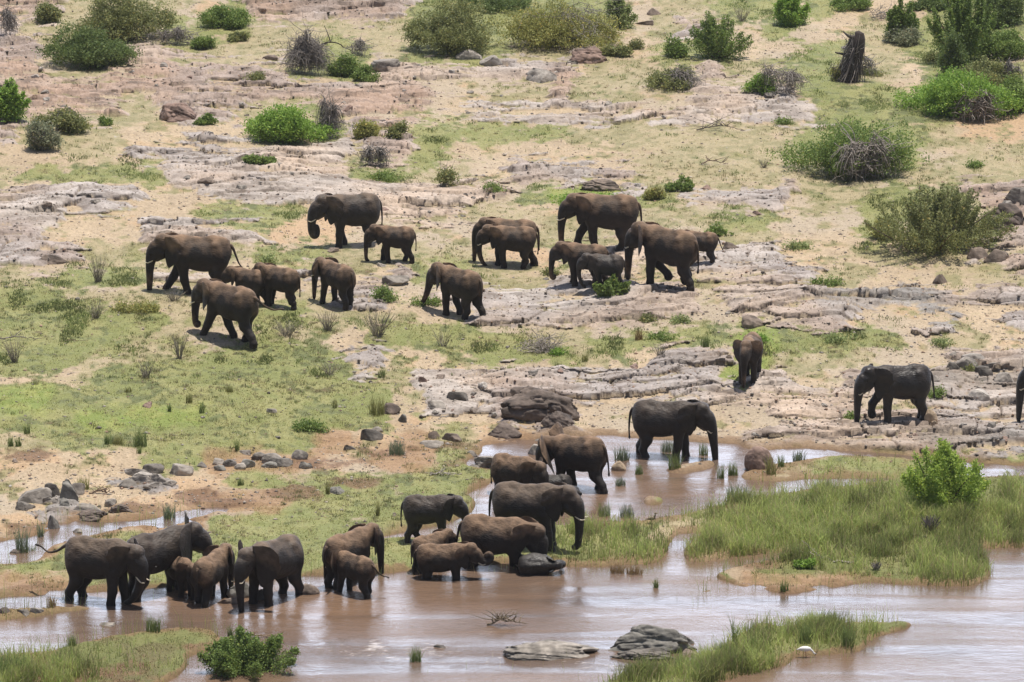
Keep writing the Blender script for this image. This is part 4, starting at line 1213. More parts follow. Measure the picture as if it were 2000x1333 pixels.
B('wide rich green bush above the uprooted root mass', GBU, 1880, 232, 190, 115, 'bright', dens=1.1)
B('rounded green bush joining the tall tree bush on its right', GBU, 1945, 118, 110, 80, 'mid', dens=.9)
B('olive bush filling the gap above the rich green bush', GBU, 1935, 172, 110, 66, 'olive', dens=.9)
B('fresh green bush at the left foot of the thicket', GBU, 1826, 205, 80, 60, 'bright', dens=.9)
D_('grey dead branches between the thicket and the right edge', 1975, 165, 60, 50, 160)
B('green bush cut by the right edge near the root mass', GBU, 1985, 216, 80, 88, 'mid')
D_('uprooted pale root mass sloping down to the sand', 1912, 245, 100, 68, 260, twig_col=(.30, .26, .23), twig_rad=.026)
B('large bush with leafy crown and grey dead skirt, right of centre slope', GBU, 1685, 346, 245, 140, 'mid', dens=1.0)
D_('pale dead branches hanging in front of the large skirted bush', 1695, 360, 135, 92, 420, twig_rad=.024, twig_col=(.33, .29, .26))
B('broad feathery olive bush on the sandy mound at the right', GBU, 1838, 508, 285, 125, 'olive', dens=1.1, leaf=.055, upright=90)
B('low dry brown bush at the left foot of the broad olive bush', GBU, 1720, 470, 70, 46, 'yellow', dens=.5)
B('round bright green bush against a grey dead dome', GBU, 558, 279, 145, 94, 'bright', dens=1.25)
D_('grey dead dome leaning on the round bright bush', 646, 273, 78, 80, 460)
B('olive shrub right of the grey dead dome', GBU, 706, 272, 60, 48, 'yellow', dens=.8)
B('little olive shrub between rocks, second right of the dead dome', GBU, 778, 268, 42, 36, 'olive', dens=.8)
B('bright green bush cut by the left edge on the red rocks', GBU, 12, 240, 82, 76, 'bright', upright=30)
B('dark olive bush on the red rocks near the left edge', GBU, 125, 262, 100, 54, 'olive', twigs=60)
B('grey green spiky bush below the dark olive bush', GBU, 85, 298, 75, 58, 'grey', twigs=80, twig_style='spray')
B('small green shrub on the red rocks left of a brown boulder', GBU, 202, 246, 28, 20, 'mid')
B('low green shrub right of the brown boulder', GBU, 402, 245, 50, 22, 'mid')
D_('small grey dead heap at a rock corner', 738, 329, 80, 44, 300)
B('small green shrub tucked behind a pale slab', GBU, 505, 329, 52, 26, 'mid')
branch('fallen_branch', 'dark arched dead branch lying at the end of the pink slab', 'fallen branches', 1408, 256, 95, 24, col=(.12, .10, .09), n=14)
branch('fallen_branch', 'small brown branch heap on the dry grass slope', 'fallen branches', 1394, 322, 50, 20, col=(.17, .12, .09), n=7)
branch('fallen_branch', 'bent black limb rising over the grey dome thicket', 'fallen branches', 648, 100, 70, 42, col=(.05, .04, .035), n=2, rad=.06)
branch('fallen_branch', 'long grey fallen branch at the left edge of the meadow', 'fallen branches', 40, 664, 85, 14, col=(.22, .19, .16), n=4)
branch('fallen_branch', 'thin brown stick lying in the meadow', 'fallen branches', 148, 667, 44, 4, col=(.2, .15, .1), n=1, rad=.02)
B('small leafy green bush at the end of the cracked slab', GBU, 1328, 375, 50, 28, 'mid')
B('short brown dry bush by the lush green strip', GBU, 1280, 392, 46, 38, 'yellow', dens=.4, twigs=70, twig_style='spray', twig_col=(.28, .22, .13))
B('bright green sprig in front of the dark small calf', GBU, 1196, 580, 84, 40, 'mid', dens=.8, upright=14)
B('small leafy shrub behind the hindquarters of the hidden elephant', GBU, 1396, 462, 50, 26, 'mid', dens=.6)
B('bright upright willow bush on the reed island', GBU, 1850, 1002, 170, 126, 'lime', dens=1.5, leaf=.045, upright=60)
B('feathery green bush rising from the bottom edge', GBU, 480, 1348, 195, 84, 'mid', dens=1.6, leaf=.042, upright=34)
B('small bright shrub wrapped in driftwood on the low islet', GBU, 1578, 1112, 36, 28, 'bright')
D_('dark grey dead clump among the island reeds', 1818, 1042, 46, 36, 140, twig_style='spray', twig_col=(.16, .14, .13))
D_('pale twig bundle at the edge of the low islet', 1712, 1116, 26, 20, 70, twig_style='spray')
D_('pale bleached twig heap on the green flat below the rocks', 1062, 690, 72, 48, 240, twig_style='tangle', twig_col=(.33, .29, .26), twig_rad=.014)
# sapling
bush('sapling', 'thin single sapling standing on the pale rock', 'saplings on the slope', 868, 366, 42, 62, 'olive', dens=.22, twigs=14, twig_style='spray', cat='sapling', twig_part='stem_twigs', stems=False)
# dry upright shrubs
GS = 'leafless dry shrubs of the meadow'
for lab, u, v, w, h, n in [('leafless reddish shrub by the sandy strip near the left edge', 190, 556, 60, 62, 55), ('low faded shrub in the middle of the left meadow', 185, 626, 56, 40, 60),
                           ('wispy dry shrub just left of the curled-trunk walker', 350, 704, 46, 56, 45), ('dry shrub patch right of the curled-trunk walker', 560, 664, 90, 42, 70),
                           ('tall bare stems between the lone trunk-stretcher and the left group', 738, 664, 90, 64, 85), ('broad tangle of bare stems right of the lowest walker', 640, 650, 70, 46, 60),
                           ('bleached forked sticks in the green meadow', 645, 738, 70, 34, 36), ('small bare shrub at the bottom of the dry patch', 285, 742, 48, 40, 40),
                           ('bare shrub at the left meadow edge', 28, 712, 60, 56, 50), ('grey wisps under the lone trunk-stretcher', 865, 682, 60, 50, 28), ('faint bare shrub at the front foot of the striding elephant', 340, 592, 60, 26, 60),
                           ('thin bare stems beside the tuft under the bleached heap', 1290, 700, 50, 36, 40), ('bare twigs on the top right slope', 1450, 45, 60, 40, 50), ('bare bush low on the dry flat', 1492, 330, 40, 22, 30)]:
    bush('dry_shrub', lab, GS, u, v, w, h, dens=0, twigs=n, twig_style='spray', cat='shrub', twig_rad=.010, twig_col=(.27, .24, .19), twig_part='stems')
# small low green herbs
GH = 'low leafy herbs on the sand'
for i, (u, v, w, h, kd) in enumerate([(1620, 558, 60, 16, 'mid'), (1550, 490, 60, 18, 'pale'), (1295, 668, 60, 14, 'mid'), (1330, 632, 44, 16, 'pale'), (1640, 672, 80, 18, 'pale'), (1480, 672, 50, 24, 'bright'),
                                     (1090, 694, 30, 12, 'bright'), (1840, 680, 46, 18, 'pale'), (1900, 728, 36, 20, 'olive'), (1830, 776, 30, 14, 'mid'), (270, 612, 90, 22, 'yellow'), (745, 590, 50, 30, 'mid'),
                                     (832, 600, 50, 20, 'mid'), (610, 846, 80, 24, 'mid'), (1075, 540, 30, 18, 'olive'), (1260, 632, 40, 14, 'olive'), (960, 372, 46, 14, 'mid'), (1700, 150, 50, 18, 'olive'),
                                     (1820, 120, 44, 24, 'olive'), (1240, 98, 34, 22, 'olive'), (620, 122, 30, 14, 'mid'), (1110, 398, 80, 18, 'bright'), (1200, 392, 70, 18, 'bright'), (1905, 330, 28, 18, 'mid'),
                                     (500, 158, 40, 20, 'olive'), (520, 516, 30, 22, 'pale'), (745, 355, 70, 20, 'mid'), (1530, 245, 30, 16, 'mid'), (730, 160, 24, 14, 'mid'), (1665, 820, 24, 12, 'mid')]):
    bush('herb', 'low leafy green herb growing on the open bank', GH, u, v, w * 1.1, h, kd, dens=.55, cat='herb', leaf=.05, sig=.12, stems=False)

# ------------------------------------------------------------------ snag (dead standing trunk)
def snag(u, v, w, h):
    rng = np.random.default_rng(77)
    p = at(u, v); k = px_m(p); W = w / k; H = h / k
    root = add_obj('tree_stump', None, loc=p + np.array([0, W * .3, -.05]))
    tag(root, 'tall dead stump hung with dark roots like a standing figure', 'stump')
    mb = MB()
    c = catmull([(-.15 * W, 0, 0), (0, 0, H * .4), (.12 * W, 0, H * .8), (.14 * W, 0, H)], 6)
    V, F = tube(c, np.linspace(.26 * W, .13 * W, len(c)), 10)
    V += (n3(V, 3, 7) * .06)[:, None]
    mb.add(V, F, (.07, .055, .05))
    for (z_, dx_, dz_) in [(.9, -.3, .12), (.55, -.5, .05)]:
        c2 = catmull([(0, 0, H * z_), (dx_ * W * .5, -.05, H * (z_ + dz_ * .3)), (dx_ * W, .02, H * (z_ + dz_))], 4)
        V, F = tube(c2, np.linspace(.07 * W, .02 * W, len(c2)), 6); mb.add(V, F, (.10, .085, .075))
    add_obj('trunk', mb.mesh('trunk', (M_TWIG,)), parent=root)
    mb = MB()
    for i in range(240):
        a = rng.uniform(0, 2 * pi); z0 = H * rng.uniform(.25, 1.0); r0 = .16 * W * rng.uniform(.6, 1.5); x0 = .12 * W * z0 / H
        z1 = max(0.02, z0 - H * rng.uniform(.2, .7)); r1 = r0 + rng.uniform(.02, .28) * W * (1 - z1 / H) + .05
        p0 = np.array([x0 + cos(a) * r0, sin(a) * r0, z0]); p2 = np.array([x0 * .6 - .15 * W * (1 - z1 / H) + cos(a) * r1, sin(a) * r1, z1]); p1 = (p0 + p2) / 2 + rng.normal(size=3) * .06
        t = np.linspace(0, 1, 6)[:, None]; cc = (1 - t) ** 2 * p0 + 2 * t * (1 - t) * p1 + t * t * p2
        V, F = tube(cc, .022 * rng.uniform(.4, 1.4) * np.linspace(1, .5, 6), 3, cap=False)
        mb.add(V, F, np.array((.13, .11, .10)) * (rng.uniform(.5, 1.3) if rng.uniform() < .75 else 2.6))
    twig_set(mb, 170, rng, W * 1.15, W * .8, H * .95, 'droop', .02, (.26, .235, .22))
    add_obj('roots', mb.mesh('roots', (M_TWIG,)), parent=root)
snag(1668, 163, 72, 98)

# ------------------------------------------------------------------ tufts
GT = 'grass tufts standing in the meadow'
TU = [('dark green tuft at the left meadow edge, upright and alone', 53, 848, 16, 28, 0), ('short tuft nearest the left edge, twin of its neighbour', 21, 872, 18, 24, 0), ('right one of the twin tufts at the left edge', 36, 872, 18, 22, 0),
      ('spreading tuft in the row above the flat stones, left one', 212, 868, 22, 30, 0), ('low wide tuft in the middle of the meadow row', 232, 868, 34, 22, 1), ('tall forked tuft at the right of the meadow row', 274, 872, 34, 40, 0),
      ('small tuft just below the tall forked tuft', 272, 886, 14, 18, 0), ('slim tuft alone above the meadow row', 331, 804, 10, 20, 0), ('olive tuft beside the darker one in the meadow', 370, 787, 20, 24, 1), ('dark squat tuft right of the olive one', 394, 807, 14, 26, 0),
      ('brownish tuft in the mid meadow', 448, 766, 22, 16, 1), ('dark tuft on the lower green terrace', 470, 948, 18, 20, 0), ('little yellow tuft in the green meadow', 654, 797, 14, 20, 1), ('big yellow green tuft on the meadow rim', 736, 810, 40, 46, 1),
      ('dark tuft below the flat grey slab', 745, 738, 18, 24, 0), ('bluish rush tuft by the thin stream', 775, 888, 40, 34, 2), ('short dry tuft on the sand by the slab group', 162, 956, 32, 30, 1), ('slim green tuft near the thin stream head', 463, 880, 12, 30, 0),
      ('brown dry tuft right of the bleached twig heap', 1247, 664, 22, 24, 3), ('tall grey green tuft left of the facing elephant', 1377, 678, 22, 32, 0), ('round olive tuft under the bleached twig heap', 1143, 706, 16, 20, 1), ('dull tuft left of the small red stone', 250, 766, 20, 14, 1),
      ('slim stalk tuft on the lower green bank', 738, 1008, 10, 40, 1), ('thin stalk tuft beside the round tuft bank', 640, 965, 10, 26, 1)]
TC = [((.12, .17, .05), (.24, .28, .10)), ((.20, .21, .065), (.37, .34, .14)), ((.13, .17, .10), (.23, .26, .16)), ((.24, .15, .07), (.36, .26, .13))]
for lab, u, v, w, h, c in TU:
    tuft('grass_tuft', lab, GT, u, v, w, h, *TC[c])
GRU = 'rush clumps standing in the water'
for lab, u, v, w, h, c in [('dark rush clump in front of the reaching elephant forefeet', 1318, 921, 34, 46, 0), ('rush clump under the belly of the reaching elephant', 1303, 884, 36, 30, 2), ('wide rush clump left of the reaching elephant', 1214, 900, 40, 34, 2),
                           ('short rush clump at the hind feet of the reaching elephant', 1248, 928, 22, 24, 0), ('rush clump between forelegs and trunk tip', 1374, 890, 24, 30, 0), ('rush clump just under the reaching trunk tip', 1408, 936, 18, 40, 0),
                           ('rush clump beside the domed red rock', 1432, 930, 26, 34, 0), ('rush clump at the right foot of the domed red rock', 1506, 926, 26, 44, 1), ('rush clump behind the pool bank', 1524, 912, 20, 28, 0), ('sparse rushes in the channel behind the bank', 1560, 900, 32, 26, 2),
                           ('sparse rush clump below the flared-ear elephant', 1212, 950, 28, 22, 2), ('small dark rush clump alone in the open river', 1281, 1150, 14, 26, 0), ('rush clump standing in the white riffle', 812, 1294, 32, 38, 0),
                           ('green rush clump on the tip of the lower left islet', 298, 1234, 40, 36, 0), ('dark spiky rush clump behind the lower left islet', 141, 1262, 22, 28, 0), ('spreading spiky rush at the left edge of the islet', 72, 1272, 54, 36, 0),
                           ('slim rush clump beside the floating log', 450, 1244, 16, 26, 0), ('tall rushes in the left side stream', 45, 1080, 36, 60, 2), ('dark rushes at the stream mouth above the raised ear', 332, 1014, 34, 38, 2), ('thin rushes by the upright grey stone', 80, 1050, 16, 34, 2),
                           ('pale stems on the stream islet', 62, 1092, 26, 44, 0), ('grey rushes hidden behind the leaning elephant', 905, 1040, 24, 30, 2), ('sparse rush stems above the bird bank', 1180, 1010, 30, 36, 0), ('sparse rushes left of the goose', 1225, 1012, 36, 34, 2),
                           ('faint rush stems right of the goose bank', 1440, 975, 50, 36, 2), ('tall rush on the islet by the white bird', 1435, 1262, 18, 70, 0), ('dark rush clump at the left of the white bird islet', 1410, 1290, 34, 44, 0), ('rush clump directly above the white bird', 1572, 1255, 40, 46, 0),
                           ('rush clump at the right end of the white bird islet', 1655, 1262, 34, 50, 0), ('thin stems at the pointed tip of the islet', 1778, 1214, 34, 30, 0), ('small reed clump on the low islet front', 1532, 1152, 22, 26, 0), ('reed stems in the notch water', 1205, 1120, 40, 24, 3),
                           ('short brown stems in open water left of the dark clump', 1240, 1122, 44, 20, 3), ('spiky dark rush in the bottom left corner', 20, 1322, 90, 58, 0), ('pale stems left of the bottom corner rush', 100, 1186, 24, 30, 3)]:
    tuft('rush_clump', lab, GRU, u, v, w, h, *TC[c], water=(v > 860 and sample_grid(W, u, v) > .5), cat='rushes', lean=.35)

# ------------------------------------------------------------------ rocks
GL = 'single rocks of the bank'; GW = 'rocks standing in the river'
Rk = lambda lab, u, v, w, h, c='grey', g=GL, **k: rock('boulder', lab, g, u, v, w, h, c, **k)
Rk('big rough brown boulder with mossy foot, centre of the rocky shore', 1050, 822, 156, 62, 'umber', sub=4, rug=.13, ang=.85, depth=.5)
Rk('broken lower flank rock under the big rough boulder', 1088, 838, 66, 36, 'umber', sub=4, rug=.09)
Rk('dark flat rock awash left of the pointed stones', 1072, 856, 100, 22, 'dark', sub=4)
Rk('dark lumpy rock at the pool head', 985, 856, 70, 30, 'umber', sub=4)
Rk('sharp tan block at the pool edge below the big boulder', 1148, 860, 36, 26, 'brown')
Rk('domed red rock at the trunk tip of the reaching elephant', 1482, 916, 58, 46, 'red', sub=4, ang=.4, rug=.03)
Rk('round tan stone behind the wet dark elephant', 1820, 827, 28, 27, 'tan', ang=.5)
Rk('small tan stone leaning on the round tan stone', 1823, 831, 14, 12, 'tan')
Rk('pale pointed rock in the pool between two elephants', 1042, 889, 30, 22, 'pale', g=GW, water=True)
Rk('lumpy grey rock left of the calf-tending elephant', 955, 914, 56, 26, 'grey', g=GW, water=True, sub=4, rug=.1)
Rk('small flat black stone in the pool inlet', 926, 915, 22, 8, 'dark', g=GW, water=True)
Rk('pale oval rock behind the flared-ear elephant', 1209, 920, 30, 20, 'tan', g=GW, water=True, ang=.5)
Rk('small grey stone in the pool corner', 922, 892, 26, 12, 'grey', g=GW, water=True)
Rk('large craggy grey rock in the river, the highest of the rapids', 1265, 1274, 184, 56, 'blue', g=GW, water=True, sub=4, rug=.12, depth=.5)
Rk('long flat grey slab breaking the rapids', 1066, 1288, 190, 32, 'grey', g=GW, water=True, sub=4, rug=.10, depth=.45)
Rk('wet dark stones at the foot of the craggy grey rock', 1262, 1290, 130, 20, 'dark', g=GW, water=True, sub=4, rug=.12, depth=.4)
Rk('small green brown stone right of the craggy rock', 1342, 1280, 34, 12, 'brown', g=GW, water=True)
Rk('round brown stone alone right of the facing wader', 601, 1163, 44, 22, 'brown', g=GW, water=True, ang=.5)
Rk('grey rock behind the trunk of the facing wader', 470, 1168, 52, 32, 'blue', g=GW, water=True)
Rk('dark rock under the belly of the facing wader', 505, 1174, 46, 24, 'dark', g=GW, water=True)
Rk('low brown stone at the foot of the brown elephant', 452, 1180, 40, 12, 'brown', g=GW, water=True)
Rk('small dark stone awash in the riffle', 862, 1268, 26, 8, 'dark', g=GW, water=True)
Rk('flat stone awash above the lower left islet', 208, 1224, 34, 7, 'grey', g=GW, water=True)
Rk('grey cobble at the left river edge', 45, 1206, 34, 16, 'grey', g=GW, water=True)
Rk('larger grey cobble beside the left edge cobble', 66, 1204, 28, 18, 'grey', g=GW, water=True)
Rk('mossy stone cut by the left picture edge', 5, 1204, 36, 18, 'umber', g=GW, water=True)
Rk('upright blue grey stone at the left stream', 104, 1036, 28, 30, 'blue')
Rk('half sunk stone at the edge of the left stream', 152, 1042, 20, 10, 'grey', g=GW, water=True)
Rk('sunk flat stone in the left stream', 32, 1082, 34, 8, 'brown', g=GW, water=True)
Rk('broad smooth grey slab of the left rock pile', 57, 984, 72, 32, 'grey', ang=.95)
Rk('tilted dark block behind the smooth slab', 104, 972, 32, 30, 'dark')
Rk('tallest blue grey block of the left rock pile', 128, 975, 40, 36, 'blue')
Rk('pale sloping block right in the left rock pile', 150, 968, 32, 26, 'grey')
Rk('small wedge in front of the left rock pile', 98, 985, 28, 16, 'grey')
Rk('low wedge stone below the smooth slab', 44, 998, 40, 18, 'dark')
Rk('squat block at the foot of the tallest block', 128, 990, 24, 16, 'blue')
Rk('long pale slab sloping into the side stream', 180, 1004, 60, 20, 'grey', depth=.5)
Rk('mossy black rock overhanging the side stream', 178, 1014, 70, 22, 'umber', sub=4, rug=.1)
Rk('brown black rock right of the mossy overhang', 235, 1002, 50, 18, 'umber', sub=4, rug=.1)
Rk('pointed small stone on the brown bank', 216, 988, 24, 14, 'grey')
for i, (u, v, w, h, c) in enumerate([(262, 932, 54, 20, 'grey'), (292, 928, 46, 22, 'dark'), (282, 944, 52, 20, 'grey'), (312, 942, 34, 16, 'grey'), (252, 952, 38, 16, 'dark'), (300, 954, 40, 12, 'grey'), (330, 950, 30, 12, 'grey')]):
    Rk(['flat slab at the top left of the middle slab cluster', 'darkest raised slab of the middle cluster', 'central slab of the middle cluster', 'small slab right of the central slab', 'rounded dark slab at the lower left of the cluster', 'lowest thin slab of the cluster', 'rightmost thin slab of the cluster'][i], u, v, w, h, c, sub=3)
Rk('lumpy two-tone rock right of the middle slab cluster', 347, 930, 50, 24, 'grey')
Rk('rounded dark stone at the start of the stone row', 394, 914, 22, 12, 'dark')
ROW = [(425, 908, 24, 14), (432, 920, 26, 12), (447, 912, 30, 16), (470, 917, 24, 12), (484, 914, 30, 18), (508, 900, 34, 16), (530, 905, 40, 20), (522, 914, 34, 12), (552, 912, 50, 18), (583, 903, 34, 20), (592, 916, 26, 16), (604, 910, 20, 10), (478, 889, 26, 10)]
for i, (u, v, w, h) in enumerate(ROW):
    rock('stone', 'grey stone in the long row of stones above the lower terrace', 'row of stones above the lower terrace', u, v, w, h, ['grey', 'blue', 'dark'][i % 3], ang=.7)
Rk('tipped dark slab on the brown cut bank', 722, 862, 46, 26, 'dark')
Rk('small pale slab behind the tipped dark slab', 735, 846, 28, 12, 'grey')
Rk('half buried dark rock beside the thin stream', 680, 880, 26, 12, 'dark')
Rk('blue black rock on the lower green terrace', 658, 965, 42, 16, 'blue')
Rk('round grey stone on the meadow rim', 786, 826, 18, 18, 'blue')
Rk('long mossy rock on the meadow rim', 762, 808, 36, 22, 'umber')
Rk('grey stone between meadow rim and boulder', 857, 796, 36, 14, 'grey')
Rk('dark split rock right of the meadow rim', 900, 784, 46, 20, 'dark')
Rk('flat stone at the thin stream head', 836, 872, 50, 16, 'grey')
Rk('pair-like brown stone above the stream head', 848, 858, 24, 16, 'brown')
Rk('flat brown stone beside the stream head', 885, 862, 44, 18, 'brown')
Rk('smooth boulder on the green flat above the facing elephant', 1473, 641, 46, 25, 'brown', ang=.5)
Rk('small red stone in the left meadow', 823, 747, 18, 12, 'red')
for i, (u, v, w, h, c, lab) in enumerate([(1856, 728, 34, 22, 'dark', 'dark split block left in the right rock pile'), (1887, 722, 46, 26, 'grey', 'largest pale block of the right rock pile'), (1918, 736, 36, 22, 'dark', 'dark block under the pale blocks, right pile'),
                                          (1942, 722, 40, 20, 'grey', 'flat topped block at the right of the pile'), (1866, 702, 32, 14, 'grey', 'small block topping the right rock pile'), (1905, 704, 50, 14, 'pale', 'pale flat cap stone of the right rock pile'),
                                          (1822, 746, 30, 14, 'grey', 'low block at the left foot of the right pile'), (1965, 748, 40, 20, 'grey', 'last block of the right pile by the cut-off elephant'), (1915, 782, 46, 22, 'pale', 'pale wedge below the right rock pile')]):
    Rk(lab, u, v, w, h, c, sub=3)
Rk('dark tilted stone on top of the pale outcrop', 1836, 555, 30, 20, 'brown')
Rk('reddish block under the broad olive bush', 1912, 508, 46, 24, 'brown')
Rk('rounded block beside the reddish block at the right', 1950, 512, 52, 26, 'brown')
Rk('dark stepped outcrop at the right edge above the olive bush', 1968, 442, 90, 50, 'umber', sub=4, rug=.1)
Rk('black boulder in the right edge outcrop', 1990, 398, 50, 28, 'dark')
Rk('rugged reddish boulder below the red rock shelf', 338, 238, 76, 38, 'red', sub=4, rug=.1)
Rk('thin loose slab near the grey dome thicket', 527, 118, 34, 11, 'brown')
Rk('brown ledge stone by the left sandy strip', 98, 516, 62, 20, 'brown')
Rk('dark red block right of the hidden hindquarters', 1424, 488, 32, 16, 'brown')
Rk('low grey rock in the grass under the small trailing calf', 764, 556, 54, 18, 'grey')
Rk('rugged reddish mound under the yellow green bush', 1148, 125, 80, 36, 'red', sub=4, rug=.12)
Rk('small dark stone near the top edge', 1277, 30, 28, 15, 'brown')
Rk('low brown stone below the small top stone', 1268, 51, 38, 12, 'brown')
Rk('red brown stone left of the tall tree bush', 1836, 62, 30, 18, 'red')
Rk('brown rock cluster above the lush green strip', 1178, 374, 84, 26, 'brown', sub=4, rug=.12)
Rk('pale block standing on the pale ledge', 1062, 162, 66, 30, 'pale')
Rk('pale leaning slab at the end of the ledge', 965, 130, 50, 24, 'pale')
Rk('grey block in the middle of the pale ledge', 920, 118, 54, 22, 'grey')
Rk('flat block on the left of the pale ledge', 748, 135, 60, 22, 'grey')
Rk('little brown stone on the light slope by the ledge', 408, 358, 36, 12, 'brown')
Rk('dark half buried stone left of the brown one', 366, 348, 22, 8, 'dark')
# loose stones
rg = np.random.default_rng(5)
LS = 'small loose stones scattered over the bank'
cand = []
while len(cand) < 240:
    u, v = rg.uniform(0, 2000), rg.uniform(90, 960)
    i = int(np.searchsorted(V1, v)); j = int(np.searchsorted(U1, u))
    if W[i, j] < .1 and rg.uniform() < .10 + .8 * R[i, j]: cand.append((u, v))
protos = []
for i, (u, v) in enumerate(cand):
    p = at(u, v); k = px_m(p); s = rg.uniform(5, 26) ** 1.0 / k * (1 if rg.uniform() < .45 else .5)
    if i < 14:
        me = rock_mesh('stone', 1, .75, .34, ['grey', 'pale', 'dark', 'red', 'grey', 'brown', 'pale'][i % 7], 300 + i, .95, 3)
        protos.append(me)
    pool = [m_ for t_, m_ in enumerate(protos)]
    o = bpy.data.objects.new('loose_stone', pool[i % len(pool)]); COL.objects.link(o)
    o.location = p.tolist(); o.scale = (s, s, s * rg.uniform(.7, 1.1)); o.rotation_euler = (0, 0, rg.uniform(0, 6.28))
    tag(o, 'small loose stone lying on the open bank', 'stone', LS)

# ------------------------------------------------------------------ driftwood
branch('driftwood', 'tangled driftwood raft with dry stems in the river', 'driftwood in the river', 990, 1222, 76, 26, n=26, water=True, col=(.20, .16, .11))
branch('driftwood', 'thin floating log left of the facing wader reflection', 'driftwood in the river', 500, 1245, 60, 10, n=3, water=True, col=(.24, .18, .11))
branch('driftwood', 'bleached arched branch on the low islet', 'driftwood in the river', 1585, 1092, 50, 26, n=5, col=(.36, .32, .27))
branch('driftwood', 'pale stick lying along the low islet', 'driftwood in the river', 1650, 1100, 46, 8, n=2, col=(.38, .34, .28))
branch('driftwood', 'pale debris line on the green bank by the pool', 'driftwood in the river', 870, 930, 60, 12, n=8, col=(.36, .32, .28))
branch('driftwood', 'dark sticks piled beside the left rock pile', 'driftwood in the river', 200, 965, 50, 14, n=12, col=(.16, .11, .08))

# ------------------------------------------------------------------ birds
def bird(label, u, v, lenpx, right=True, white=False, water=False):
    p = at_water(u, v) if water else at(u, v)
    k = px_m(p); s = lenpx / k
    root = add_obj('bird', None, loc=p)
    root.scale = (s if right else -s, s, s)
    tag(root, label, 'bird')
    S = SDF((-.6, -.25, .15), (.75, .25, 1.35), .018)
    if white:
        S.ell((0, 0, .50), (.34, .15, .16), k=.05)
        S.cone((-.25, 0, .50), (-.46, 0, .46), .08, .03, k=.05)
        S.cone((.26, 0, .50), (.42, 0, .38), .085, .05, k=.05); S.cone((.42, 0, .38), (.50, 0, .26), .05, .045, k=.03)
        S.cone((.50, 0, .26), (.56, 0, .22), .055, .045, k=.03)
        mats = (simple_mat('white_plumage', (.80, .77, .76), .7, namp=.05),); hip = .36
        beak = [(.58, 0, .22), (.70, 0, .17)]; bc = (.35, .30, .26); lc = (.45, .16, .12)
    else:
        S.ell((0, 0, .48), (.33, .16, .17), k=.05)
        S.cone((-.22, 0, .46), (-.50, 0, .32), .09, .03, k=.05)
        S.cone((.22, 0, .56), (.30, 0, .74), .10, .06, k=.05); S.cone((.30, 0, .74), (.29, 0, .95), .055, .05, k=.03)
        S.cone((.29, 0, .97), (.36, 0, .97), .065, .055, k=.03)
        mats = (simple_mat('brown_plumage', (.19, .145, .095), .8, nscale=5, namp=.6),); hip = .34
        beak = [(.40, 0, .96), (.51, 0, .92)]; bc = (.15, .10, .08); lc = (.30, .16, .06)
    V, F = surface_nets(S.D, S.lo, S.h)
    add_obj('body', mesh_from('bird_body', V, F, mats), parent=root)
    V, F = tube(beak, [.04, .015], 6); add_obj('beak', mesh_from('beak', V, F, (simple_mat('beak', bc),)), parent=root)
    ml = simple_mat('bird_leg', lc)
    for sg in (1, -1):
        V, F = tube([(sg * .05 - .02, sg * .07, hip + .05), (sg * .08 - .03, sg * .07, hip * .5), (sg * .09, sg * .07, -.02), (sg * .09 + .1, sg * .07, -.01)], [.03, .018, .016, .02], 5)
        add_obj('leg', mesh_from('leg', V, F, (ml,)), parent=root)
bird('brown goose with dark neck standing on the grass strip by the pool', 1273, 1023, 22)
bird('white long-legged wading bird bending its head down at the islet', 1572, 1284, 34, white=True, water=True)

# ------------------------------------------------------------------ grass cover (nobody could count it)
def cover(name, label, n, wt, hlo, hhi, bw, lean, colf, seed, seg=2):
    rng = np.random.default_rng(seed)
    inside = (UU > -40) & (UU < 2040) & (VV > -40) & (VV < 1380)
    w = (wt * inside).ravel(); idx = rng.choice(len(w), n, p=w / w.sum())
    P = NXY.reshape(-1, 3)[idx] + np.stack([rng.uniform(-.05, .05, n), rng.uniform(-.1, .1, n), np.full(n, -.01)], 1)
    H = (hlo + (hhi - hlo) * rng.uniform(size=n) ** 1.4) * (.7 + .5 * rng.uniform(size=n))
    V, F, m = blades(n, P, H, bw * rng.uniform(.6, 1.3, n), rng, lean, seg)
    c = colf(idx, rng, n)
    me = mesh_from(name, V, F, (M_GRASS,), False, {'tint': np.repeat(c, m, 0)})
    o = add_obj(name, me); tag(o, label, 'grass', kind='stuff')
    return o
gcol = col.reshape(-1, 3)
land = (W < .25)
clump = sstep(-.25, .35, fbm(X0 / .45, Y0 / .7, 3, 171))
def c_turf(idx, rng, n):
    c = gcol[idx] * rng.uniform(.85, 1.4, n)[:, None]
    d = rng.uniform(size=n) < .35
    c[d] = np.array((.50, .44, .27)) * rng.uniform(.8, 1.2, d.sum())[:, None]
    return np.clip(c * np.array([1, 1.0, .85]), .01, .8)
cover('short_grass', 'short green and straw coloured grass covering the bank', 230000, land * (1 - R * .97) * (.08 + gcov * .9 + ycov * .35) * (.25 + clump), .025, .075, .03, .9, c_turf, 11)

